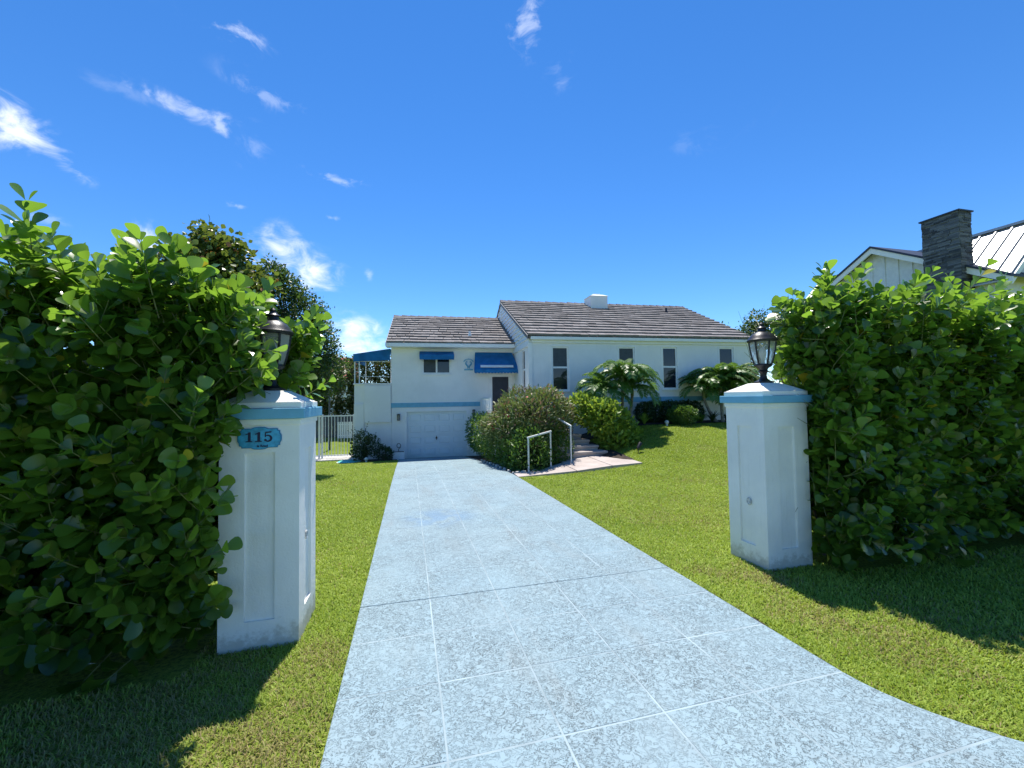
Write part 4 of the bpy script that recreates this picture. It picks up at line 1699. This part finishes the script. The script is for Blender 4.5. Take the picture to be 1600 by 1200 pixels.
# palms
def frond_mesh(L, arch, droop, seed, mat='palmleaf', pairs=36):
    r = np.random.default_rng(seed)
    mb = MB()
    pts = []
    for i in range(11):
        k = i / 10
        ang = arch * (1 - k) - droop * k * k
        pts.append((k, ang))
    p = Vector((0, 0, 0))
    path, dirs = [p.copy()], []
    for i in range(10):
        k = i / 10
        a = arch - (arch + droop) * k ** 1.2
        d = Vector((math.cos(a), 0, math.sin(a)))
        p = p + d * (L / 10)
        path.append(p.copy())
        dirs.append(d)
    mb.tube([tuple(q) for q in path], [.016 * (1 - .85 * i / 10) for i in range(11)], 5, .7)
    for i in range(pairs):
        k = .14 + .84 * i / (pairs - 1)
        f = k * 10
        j = min(9, int(f))
        base = path[j].lerp(path[j + 1], f - j)
        d = dirs[j]
        up = Vector((-d.z, 0, d.x))
        ll = L * .34 * (math.sin(PI * min(1, .22 + k * .72)) ** .6) * r.uniform(.88, 1.1)
        for sg in (-1, 1):
            sd = Vector((0, sg, 0))
            dr = (sd * .80 + d * .55 + up * .32).normalized()
            w = .024
            a0 = base
            a1 = base + dr * ll * .45
            a2 = base + dr * ll * .8 + Vector((0, 0, -ll * .22))
            a3 = base + dr * ll * .95 + Vector((0, 0, -ll * .5))
            cr = d * w
            vs = [tuple(a0 - cr * .4), tuple(a0 + cr * .4), tuple(a1 - cr), tuple(a1 + cr), tuple(a2 - cr * .8), tuple(a2 + cr * .8), tuple(a3)]
            mb.add(vs, [(0, 1, 3, 2), (2, 3, 5, 4), (4, 5, 6)], float(np.clip(r.normal() * .25 + .5, 0, .99)))
    me_o = mb.build('frond', mat, None, smooth=True)
    me = me_o.data
    bpy.data.objects.remove(me_o)
    return me


FRONDS = [frond_mesh(1.45, 1.25, 1.05, 1), frond_mesh(1.5, .85, 1.25, 2), frond_mesh(1.4, .45, 1.3, 3), frond_mesh(1.3, 1.42, .6, 4)]


def palm(label, base, trunks, seed, scale=1.0, nf=18):
    r = np.random.default_rng(seed)
    t = thing('palm_tree', label, 'palm tree', base, 0, None)
    for (dx, dy, h, lean) in trunks:
        top = Vector((dx + lean, dy, h))
        p0 = Vector((dx * .4, dy * .4, -.1))
        path = [p0.lerp(top, k) + Vector((lean * .3 * math.sin(PI * k), 0, 0)) for k in (0, .25, .5, .75, 1)]
        MB().tube([tuple(q) for q in path], [.075, .06, .055, .05, .05], 9).build('trunk', 'palm_trunk', t, smooth=True)
        MB().tube([tuple(top - Vector((0, 0, .02))), tuple(top + Vector((0, 0, .18))), tuple(top + Vector((0, 0, .36)))], [.058, .062, .03], 9).build('crownshaft', 'stem', t, smooth=True)
        for i in range(nf):
            me = FRONDS[int(r.choice(4, p=[.34, .30, .24, .12]))]
            o = bpy.data.objects.new('frond', me)
            COL.objects.link(o)
            o.parent = t
            o.location = top + Vector((0, 0, .28))
            o.rotation_euler = (r.normal() * .12, r.normal() * .12, 2 * PI * (i * .381966 + r.uniform(-.03, .03)))
            s = scale * r.uniform(.8, 1.1)
            o.scale = (s, s, s)
    return t


palm('twin-trunked feather palm with drooping fronds in front of the tall windows', (7.25, 13.15, gz_(7.25, 13.15)), [(.1, 0, 1.62, 0), (-.45, .1, 1.1, -.15), (.45, .3, 1.3, .2)], 3, .86, 20)
palm('bushy feather palm at the far end of the house front', (12.0, 13.7, gz_(12, 13.7)), [(0, 0, 1.25, -.05), (.5, .2, 1.4, .25), (-.3, .3, .95, -.3), (.4, -.2, .8, .1)], 5, .9, 19)
palm('distant palm whose tuft shows above the garage roof ridge', (1.7, 30.0, gz_(1.7, 30)), [(0, 0, 7.2, .1)], 9, .95, 11)


# trees
def tree(name, label, base, height, blobs, n, leaf, mat, shape, trunk_r=.13, shell=.35, limbs=12):
    t = thing(name, label, 'tree', base, 0, None)
    mb = MB()
    fork = pv(0, 0, height * .35)
    mb.tube([(0, 0, -.1), (.05, .03, height * .18), tuple(fork)], [trunk_r * 1.25, trunk_r, trunk_r * .8], 9)
    for i in range(limbs):
        b = blobs[i % len(blobs)]
        e = pv(b[0], b[1], b[2]) + unit(1)[0] * pv(*b[3:6]) * .7 - pv(*base)
        m_ = fork * .45 + e * .55 + pv(0, 0, .15)
        mb.tube([tuple(fork), tuple(m_), tuple(e)], [trunk_r * .5, trunk_r * .28, trunk_r * .08], 6)
    mb.build('trunk', 'bark', t, smooth=True)
    # twig ends carry the leaves in clusters
    c, o = blob_points(n // 9, blobs, shell)
    k = 9
    cc = np.repeat(c, k, 0)
    oo = np.repeat(o, k, 0)
    m = len(cc)
    p = cc + rng.normal(size=(m, 3)) * leaf * .9
    d = norm(oo * .7 + unit(m) * .8 + pv(0, 0, .25))
    nn = norm(unit(m) * .6 + pv(0, 0, .7) + oo * .3)
    rnd = np.clip(np.repeat(rng.beta(2, 2, len(c)), k) + rng.normal(size=m) * .15, 0, .999)
    f = foliage_part(t, 'crown', shape, mat, d, nn, leaf * rng.uniform(.7, 1.2, m), p - pv(*base), rnd)
    return t


rng = np.random.default_rng(60)
tree('sea_grape_tree', 'sea grape tree with olive and rusty leaves rising behind the numbered pillar hedge', (-4.9, 12.0, gz_(-4.9, 12)), 6,
     [(-4.95, 12.0, 4.9, .9, .9, 1.0), (-5.5, 12.0, 4.6, .75, .8, .7), (-4.3, 12.2, 4.6, .8, .8, .75), (-4.95, 12.1, 5.8, .42, .4, .5), (-4.5, 12.1, 5.55, .36, .3, .45), (-5.6, 12.0, 5.35, .3, .3, .3), (-4.8, 12, 3.4, 1.2, 1.0, 1.0)],
     11000, .13, 'seagrape', LEAF_ROUND, shell=.5)
rng = np.random.default_rng(61)
tree('broadleaf_tree', 'dense dark green tree behind the lantern of the numbered pillar', (-3.1, 13.2, gz_(-3, 13.2)), 5.4,
     [(-3.7, 13.2, 4.6, .75, .8, .95), (-3.15, 13.1, 4.1, .75, .8, .8), (-2.8, 13.2, 3.3, .72, .8, .8), (-2.6, 13.2, 2.6, .75, .8, .85), (-3.3, 13.2, 2.4, .9, .9, 1.0), (-3.9, 13.2, 5.35, .35, .3, .45), (-3.5, 13.2, 5.0, .4, .4, .45), (-2.75, 13.2, 4.0, .4, .4, .4)],
     24000, .085, 'darkleaf', LEAF_OVAL, shell=.5)
rng = np.random.default_rng(62)
tree('broadleaf_tree', 'small distant tree beside the far end of the house roof', (31.0, 30.5, .6), 8.5,
     [(30.6, 30.3, 8.3, 1.0, 1.0, .9), (31.6, 30.3, 7.6, 1.1, 1.0, .9), (29.6, 30.3, 7.3, .9, 1.0, .7), (30.8, 30.3, 6.6, 1.8, 1.2, 1.0), (26.9, 30.5, 7.2, .35, .35, .3), (27.4, 30.5, 7.6, .25, .25, .3), (28.2, 30.4, 6.8, .7, .5, .4)],
     3600, .24, 'darkleaf', LEAF_OVAL)

# tall hedge, dark fence and white panel seen through the gate
rng = np.random.default_rng(63)
bl = [(-6.0 + .75 * i, 26.5 + .15 * (i % 2), 3.3 + .10 * (i % 3) + .03 * i, .7, .7, .85) for i in range(10)] + [(-6.0 + .75 * i, 26.5, 1.9, .7, .6, 1.0) for i in range(10)] + [(-6.0 + .75 * i, 26.5, 1.0, .6, .5, .8) for i in range(10)]
bush('tall_hedge', 'tall mottled hedge seen through and above the white gate', 'hedge', (-2.6, 26.5, gz_(-2.6, 26.5)), bl, 22000, .18, 'fargreen', LEAF_OVAL, .5)
mb = MB()
df = thing('board_fence', 'dark grey board fence behind the white gate', 'fence', (-4.6, 25.4, gz_(-4.6, 25.4)))
for i in range(22):
    x = -1.6 + i * .19
    MB().box(x, x + .18, 0, .03, -.1, 1.15 + .01 * (i % 3)).build('board', 'dark_fence', df)
MB().box(-1.65, 2.7, .031, .07, .25, .33).build('rail', 'dark_fence', df)
MB().box(-1.65, 2.7, .031, .07, .85, .93).build('rail', 'dark_fence', df)
wp = thing('white_screen', 'white lattice screen standing on the lawn beyond the white gate', 'screen', (-3.55, 24.9, gz_(-3.55, 24.9)), R(-8))
for i in range(7):
    MB().box(-.36 + i * .12 - .045, -.36 + i * .12 + .045, -.015, .015, 0, .92).build('slat', 'trim', wp)
MB().box(-.42, .42, .016, .04, .12, .18).build('rail', 'trim', wp)
MB().box(-.42, .42, .016, .04, .74, .80).build('rail', 'trim', wp)

# white metal gate and fence
gt = thing('metal_gate', 'white metal picket gate left of the terrace block', 'gate', (-3.15, 19.2, gz_(-3.15, 19.2)))
for i in range(15):
    x = -1.15 + i * .128
    MB().box(x - .011, x + .011, -.011, .011, .07, 1.80).build('bar', 'fence', gt)
MB().box(-1.25, .78, -.02, .02, 1.80, 1.85).build('rail', 'fence', gt)
MB().box(-1.25, .78, -.018, .018, .10, .14).build('rail', 'fence', gt)
for x in (-.62, -.50, .78):
    MB().box(x - .035, x + .035, -.036, .036, -.1, 1.88).build('post', 'fence', gt)
MB().tube([(-.50, -.05, .95), (-.50, -.09, .95), (-.50, -.09, 1.08), (-.50, -.05, 1.08)], .012, 6).build('handle', 'fence', gt)

# planter with a curled iron ornament, lights and covers
pl = thing('planter_box', 'small white block planter beside the garage door', 'planter', (-.44, 17.6, gz_(-.44, 17.6)))
MB().box(-.24, .24, -.14, .14, -.05, .30).build('body', 'trim', pl, bevel=.008)
MB().box(-.215, .215, -.115, .115, .302, .306).build('soil', 'soil', pl)
pts = [(0, 0, .0)]
for i in range(22):
    a = i / 21 * 2 * PI * 1.15 - PI / 2
    pts.append((.09 * math.cos(a) * (1 - i / 50), 0, .24 + .12 * math.sin(a) * (1 - i / 50)))
cr = thing('iron_scroll', 'curled black iron ornament standing on the white planter', 'ornament', (-.44, 17.6, gz_(-.44, 17.6) + .306))
MB().tube(pts, .013, 6).build('scroll', 'black', cr, smooth=True)
MB().box(-.06, .06, -.04, .04, 0, .012).build('foot', 'black', cr)


def globe(label, p, r):
    t = thing('garden_globe', label, 'garden light', p, 0, 'white globe lights')
    MB().lathe([(r * math.sin(PI * i / 10) + .001, r * (1 - math.cos(PI * i / 10)) + .03) for i in range(11)], n=14).build('globe', 'bulb', t, smooth=True)
    MB().lathe([(r * .5, -.05), (r * .5, .045)], n=10).build('stand', 'trim', t)


globe('small white globe light in front of the dark arching shrub', (-1.63, 16.85, gz_(-1.63, 16.85)), .07)
globe('small white globe light at the lawn edge beside the ball-clipped shrub', (9.2, 13.3, gz_(9.2, 13.3)), .075)
dc = thing('valve_cover', 'round turquoise cover set in the lawn near the gate', 'cover', (-2.3, 17.2, gz_(-2.3, 17.2) + .03))
MB().lathe([(.42, -.06), (.42, .0), (.40, .012), (.12, .018), (.10, .03)], n=28).build('lid', 'teal', dc, smooth=True)
MB().lathe([(.46, -.08), (.46, -.012), (.425, -.005)], n=28).build('ring', 'concrete', dc, smooth=True)
sl = thing('spotlight', 'small black ground spotlight on the lawn by the yellow green shrub', 'spotlight', (6.55, 10.9, gz_(6.55, 10.9)), R(30))
MB().tube([(0, 0, -.08), (0, 0, .12)], .012, 6).build('spike', 'black', sl)
MB().tube([(-.03, 0, .11), (.03, 0, .16), (.15, 0, .25)], [.03, .05, .065], 10).build('lamp_head', 'black', sl, smooth=True)

# garden steps of coral stone, climbing towards the porch
stp = thing('garden_steps', 'pink coral stone steps climbing between the shrubs to the porch', 'steps', (5.0, 11.4, -.1))
for i in range(8):
    y = 11.46 + i * .34
    xr = 5.86 - .135 * i
    zt = .03 + .143 * i
    MB().box(xr - 1.35 - 5, xr - 5, y - 11.4, y + .42 - 11.4, zt - .06 + .1, zt + .1).build('tread', 'coral', stp, bevel=.008)
    MB().box(xr - 1.33 - 5, xr - .02 - 5, y + .03 - 11.4, y + .42 - 11.4, zt - .8 + .1, zt - .062 + .1).build('riser', 'coral', stp)


def hand_rail(label, posts, top, group='hand rails of the garden steps'):
    b = posts[0]
    t = thing('hand_rail', label, 'hand rail', b, 0, group)
    rel = lambda p: tuple(Vector(p) - Vector(b))
    for p, h in zip(posts, top):
        q = Vector(rel(p))
        MB().box(q.x - .019, q.x + .019, q.y - .019, q.y + .019, q.z - .12, q.z + h).build('post', 'fence', t, bevel=.004)
    pts = [tuple(Vector(rel(p)) + Vector((0, 0, h + .022))) for p, h in zip(posts, top)]
    m_ = MB()
    for a, c in zip(pts[:-1], pts[1:]):
        a, c = Vector(a), Vector(c)
        n = (c - a).cross(Vector((0, 0, 1))).normalized() * .022
        u_ = Vector((0, 0, .02))
        e = (c - a).normalized() * .03
        a2, c2 = a - e, c + e
        m_.hexa([tuple(a2 + n - u_), tuple(a2 - n - u_), tuple(c2 - n - u_), tuple(c2 + n - u_)][::-1], [tuple(a2 + n + u_), tuple(a2 - n + u_), tuple(c2 - n + u_), tuple(c2 + n + u_)][::-1])
    m_.build('rail', 'fence', t)


hand_rail('chipped white hand rail in front of the reddish shrub beside the driveway', [(3.03, 10.40, -.27), (3.78, 10.78, -.22)], [.88, .94])
hand_rail('white hand rail at the foot of the garden steps', [(4.47, 11.0, -.13), (4.15, 12.1, .35)], [.97, .85])
# rough edging stones at the foot of the hedge
for i in range(16):
    x, y = (2.60 - .02 * i, 10.5 + .42 * i) if i < 10 else (2.7 + .17 * (i - 10), 10.44 + .04 * (i - 10))
    r = rng.uniform(.035, .06)
    m_ = MB()
    m_.hexa([(-r * 1.6, -r, -.05), (r * 1.6, -r * .9, -.05), (r * 1.5, r, -.05), (-r * 1.5, r * .9, -.05)], [(-r * 1.2, -r * .6, r * 1.0), (r * 1.2, -r * .7, r * .8), (r * 1.1, r * .6, r * 1.1), (-r * 1.1, r * .7, r * .9)])
    o = m_.build('edging_stone', 'concrete', None, bevel=.015)
    o.location = (x + .04, y, float(drive_z(y)) + .0)
    o.rotation_euler = (0, 0, rng.uniform(-.2, .2) + (PI / 2 if i < 10 else .5))
    tag(o, 'rough pale edging stone at the foot of the clipped hedge', 'stone', 'edging stones along the clipped hedge')

# ------------------------------------------------------------------ neighbouring houses
nh = thing('neighbour_house', 'white board-sided house with dark stone chimney and metal roof behind hedge', 'house', (18.6, 12.4, .5))


def nb(x, y, z):
    return (x - 18.6, y - 12.4, z - .5)


APEX = (12.4, 7.5)
SL_ = .585
mb = MB()
eL, eR = APEX[0] + 4.0, APEX[0] - 3.66
zE = APEX[1] - 3.66 * SL_
mb.quad(nb(18.6, eL, .3), nb(18.6, eR, .3), nb(18.6, eR, zE), nb(18.6, APEX[0], APEX[1]), nb(18.6, eL, APEX[1] - 4 * SL_))
mb.build('wall', 'nwall', nh)
mb = MB()
mb.quad(nb(18.6, 8.9, .3), nb(24.2, 8.9, .3), nb(24.2, 8.9, 5.0), nb(20.9, 8.9, 7.3), nb(18.6, 8.9, 5.2))
mb.build('wall', 'nwall', nh)
for i in range(16):          # battens on the gable
    y = eR + .2 + i * .46
    zt = APEX[1] - abs(y - APEX[0]) * SL_ - .12
    mb = MB()
    a, b = nb(18.57, y - .025, .3), nb(18.598, y + .025, zt)
    mb.box(a[0], b[0], a[1], b[1], a[2], b[2])
    mb.build('batten', 'nwall', nh)
mb = MB()          # front gable roof: two slopes with an overhang
for sgn, e in ((1, 4.4), (-1, 3.95)):
    y1, z1 = APEX[0] + sgn * e, APEX[1] + .12 - e * SL_
    b4 = [nb(18.2, APEX[0], APEX[1] + .06), nb(21.5, APEX[0], APEX[1] + .06), nb(21.5, y1, z1 - .06), nb(18.2, y1, z1 - .06)]
    t4 = [nb(18.2, APEX[0], APEX[1] + .14), nb(21.5, APEX[0], APEX[1] + .14), nb(21.5, y1, z1 + .02), nb(18.2, y1, z1 + .02)]
    if sgn > 0:
        mb.hexa(b4, t4)
    else:
        mb.hexa(b4[::-1], t4[::-1])
mb.build('roof', 'navy', nh)
for sgn, e in ((1, 4.4), (-1, 3.95)):
    mb = MB()
    y1, z1 = APEX[0] + sgn * e, APEX[1] + .12 - e * SL_
    b4 = [nb(18.24, APEX[0], APEX[1] - .16), nb(18.30, APEX[0], APEX[1] - .16), nb(18.30, y1, z1 - .28), nb(18.24, y1, z1 - .28)]
    t4 = [nb(18.24, APEX[0], APEX[1] + .055), nb(18.30, APEX[0], APEX[1] + .055), nb(18.30, y1, z1 - .065), nb(18.24, y1, z1 - .065)]
    mb.hexa(b4, t4) if sgn > 0 else mb.hexa(b4[::-1], t4[::-1])
    mb.build('rake_board', 'trim', nh)
# main roof of standing-seam metal behind the gable
mb = MB()
ex, ez, rx, rz = 18.35, 5.18, 20.65, 7.42
mb.hexa([nb(ex, 8.55, ez), nb(rx, 8.55, rz), nb(rx, 16.5, rz), nb(ex, 16.5, ez)][::-1], [nb(ex, 8.55, ez + .05), nb(rx, 8.55, rz + .05), nb(rx, 16.5, rz + .05), nb(ex, 16.5, ez + .05)][::-1])
mb.hexa([nb(rx, 8.55, rz), nb(rx + 2.3, 8.55, ez), nb(rx + 2.3, 16.5, ez), nb(rx, 16.5, rz)], [nb(rx, 8.55, rz + .05), nb(rx + 2.3, 8.55, ez + .05), nb(rx + 2.3, 16.5, ez + .05), nb(rx, 16.5, rz + .05)])
mr_ = mb.build('roof', 'metal_roof', nh)
for i in range(19):
    y = 8.6 + i * .42
    mb = MB()
    mb.hexa([nb(ex - .01, y - .02, ez + .045), nb(rx, y - .02, rz + .045), nb(rx, y + .02, rz + .045), nb(ex - .01, y + .02, ez + .045)], [nb(ex - .01, y - .02, ez + .115), nb(rx, y - .02, rz + .115), nb(rx, y + .02, rz + .115), nb(ex - .01, y + .02, ez + .115)])
    mb.build('seam', 'metal_roof', mr_)
mb = MB()
a, b = nb(rx - .12, 8.5, rz + .04), nb(rx + .12, 16.5, rz + .13)
mb.box(a[0], b[0], a[1], b[1], a[2], b[2])
mb.build('ridge_cap', 'metal_roof', mr_)
mb = MB()
mb.hexa([nb(ex, 8.50, ez - .16), nb(rx, 8.50, rz - .16), nb(rx, 8.545, rz - .16), nb(ex, 8.545, ez - .16)], [nb(ex, 8.50, ez + .04), nb(rx, 8.50, rz + .04), nb(rx, 8.545, rz + .04), nb(ex, 8.545, ez + .04)])
mb.build('rake_board', 'trim', nh)
# chimney clad in thin dark stone strips
CX0, CX1, CY0, CY1, CZ1 = 18.0, 18.62, 9.52, 10.55, 7.80
mb = MB()
a, b = nb(CX0 + .03, CY0 + .03, .3), nb(CX1 - .03, CY1 - .03, CZ1 - .02)
mb.box(a[0], b[0], a[1], b[1], a[2], b[2], .1)
chm = mb.build('chimney', 'ledger', nh)
mb = MB()
z = 4.6
while z < CZ1 - .03:
    h = random.uniform(.045, .07)
    y = CY0
    while y < CY1 - .02:
        l = random.uniform(.16, .42)
        b = min(y + l, CY1)
        d = random.uniform(-.012, .02)
        p, q = nb(CX0 - d, y + .002, z + .003), nb(CX0 + .031, b - .002, min(z + h, CZ1 - .02))
        mb.box(p[0], q[0], p[1], q[1], p[2], q[2])
        y = b
    x = CX0 + .03
    while x < CX1 - .02:
        l = random.uniform(.16, .4)
        b = min(x + l, CX1)
        d = random.uniform(-.012, .02)
        p, q = nb(x + .002, CY0 - d, z + .003), nb(b - .002, CY0 + .031, min(z + h, CZ1 - .02))
        mb.box(p[0], q[0], p[1], q[1], p[2], q[2])
        x = b
    z += h
o = mb.build('stone_strip', 'ledger', chm)
o['kind'] = 'stuff'
mb = MB()
a, b = nb(CX0 - .05, CY0 - .05, CZ1 - .018), nb(CX1 + .05, CY1 + .05, CZ1 + .03)
mb.box(a[0], b[0], a[1], b[1], a[2], b[2])
mb.build('chimney_cap', 'navy', chm)

rh = thing('neighbour_house', 'far house with red tiled hip roof peeking over the tall hedge', 'house', (-7.4, 42.0, -.75))
MB().box(-5.5, 1.6, 0, 7, 0, 4.6).build('wall', 'nwall', rh)
mb = MB()
mb.hexa([(-6, -.5, 4.6), (2.0, -.5, 4.6), (2.0, 7.5, 4.6), (-6, 7.5, 4.6)], [(-2.5, 3.4, 6.9), (2.0, 3.4, 6.9), (2.0, 3.6, 6.9), (-2.5, 3.6, 6.9)])
mb.build('roof', 'redroof', rh)
MB().box(-3, -1.8, -.02, .05, 1.6, 3.2).build('window', 'win', rh)
fp = thing('floodlight_pole', 'slim dark pole with a grey box light beside the gate', 'pole', (-3.85, 22.0, gz_(-3.85, 22)))
MB().tube([(0, 0, -.2), (0, 0, 4.1)], [.05, .04], 8).build('shaft', 'dark_fence', fp, smooth=True)
MB().box(-.02, .42, -.12, .12, 4.0, 4.38).build('lamp_head', 'dark_fence', fp, bevel=.02)

# ------------------------------------------------------------------ grass
# ------------------------------------------------------------------ grass blades
def build_grass():
    r = np.random.default_rng(99)
    N = 2100000
    x = r.uniform(-6.5, 14.0, N)
    y = 1.0 + 17.5 * r.random(N) ** 1.9
    d = np.hypot(x, y)
    # thin out with distance so that the density in view stays even
    dens = np.clip((2.6 / d) ** 1.15, .05, 1) / (np.maximum((y - 1) / 17.5, 1e-3) ** (-.9 / 1.9))
    dens = dens / np.quantile(dens, .97)
    k = r.random(N) < dens
    x, y = x[k], y[k]
    z = ground(x, y)
    p = np.stack([x, y, z], -1)
    px, py, pz, ok = to_pixels(p)
    dr = np.array([drive_right(v) for v in np.linspace(0, 20, 801)])
    right = np.interp(y, np.linspace(0, 20, 801), dr)
    rag = -.003 + .018 * np.sin(y * 9) * np.sin(y * 3.7 + 1) + .010 * np.sin(y * 31) + r.normal(size=len(y)) * .008
    k = ok & (px > -60) & (px < 1660) & (py < 1280)
    k &= (x < LEFT_X - rag * (x < 1)) | (x > right + rag + .012)
    k &= ~((x > 2.5) & (x < 6.1) & (y > 9.9) & (y < 11.5))
    k &= ~((x > 2.2) & (x < 6.15) & (y > 10.4))
    k &= ~((x > -1.33) & (x < -.81) & (y > 3.41) & (y < 3.94)) & ~((x > 3.54) & (x < 4.08) & (y > 3.47) & (y < 3.96))
    k &= ~((x < -1.45) & (y > 3.15) & (y < 4.4)) & ~((x > 4.2) & (y > 3.2) & (y < 4.4))
    k &= ~((x > 6) & (y > 13.5)) & ~((x < -.4) & (x > -2.3) & (y > 17.0)) & (y < 18.4)
    k &= ~(((x + 2.3) ** 2 + (y - 17.2) ** 2) < .21)
    x, y, z = x[k], y[k], z[k]
    n = len(x)
    if n > 560000:
        s = r.choice(n, 560000, replace=False)
        x, y, z = x[s], y[s], z[s]
        n = len(x)
    d = np.hypot(x, y)
    a = r.uniform(0, 2 * PI, n)
    lean = r.uniform(.35, 1.3, n)
    dirv = np.stack([np.cos(a) * np.sin(lean), np.sin(a) * np.sin(lean), np.cos(lean)], -1)
    nrm = np.stack([-np.cos(a) * np.cos(lean), -np.sin(a) * np.cos(lean), np.sin(lean)], -1)
    far = np.clip(d / 3.0, 1, 4.5) ** .8
    L = r.uniform(.022, .046, n) * (1 + .08 * (far - 1))

    def vn(sx, sy, ph):
        return np.sin(x * sx + ph) * np.sin(y * sy + ph * 1.7) + .5 * np.sin(x * sx * 2.3 + y * sy * 1.9 + ph) + .35 * np.sin(x * sx * 5.1 - y * sy * 4.3)
    patch = vn(2.3, 1.9, .6)
    # worn spots: by the pillars and along the edge of the drive near the street
    spots = [(-.72, 2.35, .36, .95), (-.9, 2.0, .4, .8), (-.62, 3.1, .24, .7), (3.35, 3.35, .3, .7), (3.1, 2.65, .3, .6), (3.3, 2.2, .35, .55), (-1.6, 2.5, .9, .9), (-2.6, 2.5, .9, .95), (2.95, 3.6, .2, .5), (4.0, 2.2, .5, .3), (4.6, 6, 1.2, .15)]
    dry = np.zeros(n)
    for sx, sy, sr, am in spots:
        q = np.hypot(x - sx, (y - sy) * .8)
        dry = np.maximum(dry, am * np.clip(1.25 - q / sr + .3 * vn(11, 13, 2), 0, 1))
    dry = np.clip(dry + .22 * np.clip(vn(1.1, 1.3, 4) - .55, 0, 1) + .25 * np.clip(vn(3.7, 2.9, .9) - 1.0, 0, 1), 0, 1)
    dry = np.clip(np.where(r.random(n) < dry * .8 + .035, .55 + .45 * r.random(n), dry * .25), 0, 1)
    clump = vn(13, 11, 3.1) * vn(7, 9, 1.2)
    L = L * (1 + .16 * np.clip(clump, -1, 1.2))
    rnd = np.clip(.5 + .15 * patch + .10 * clump + r.normal(size=n) * .2, 0, 1)
    w = .0046 * far * r.uniform(.8, 1.3, n)
    mats = frames(dirv, nrm, L)
    mats[:, :, 0] *= (w / L)[:, None]
    bv = np.array([(-.5, 0, 0), (.5, 0, 0), (-.45, .55, .10), (.45, .55, .10), (0, 1, -.10)])
    bf = [(0, 1, 3), (0, 3, 2), (2, 3, 4)]
    me = bulk_mesh('grass', bv, bf, mats, np.stack([x, y, z - .028], -1), rnd, 'grass', {'dry': dry})
    g = link('grass', me)
    g['kind'] = 'stuff'
    g['label'] = 'short coarse green lawn grass with dry worn patches'
    g['category'] = 'grass'
    print('grass blades', n)


build_grass()
print('triangles', sum(len(o.data.polygons) for o in bpy.data.objects if o.type == 'MESH'), 'objects', len(bpy.data.objects))
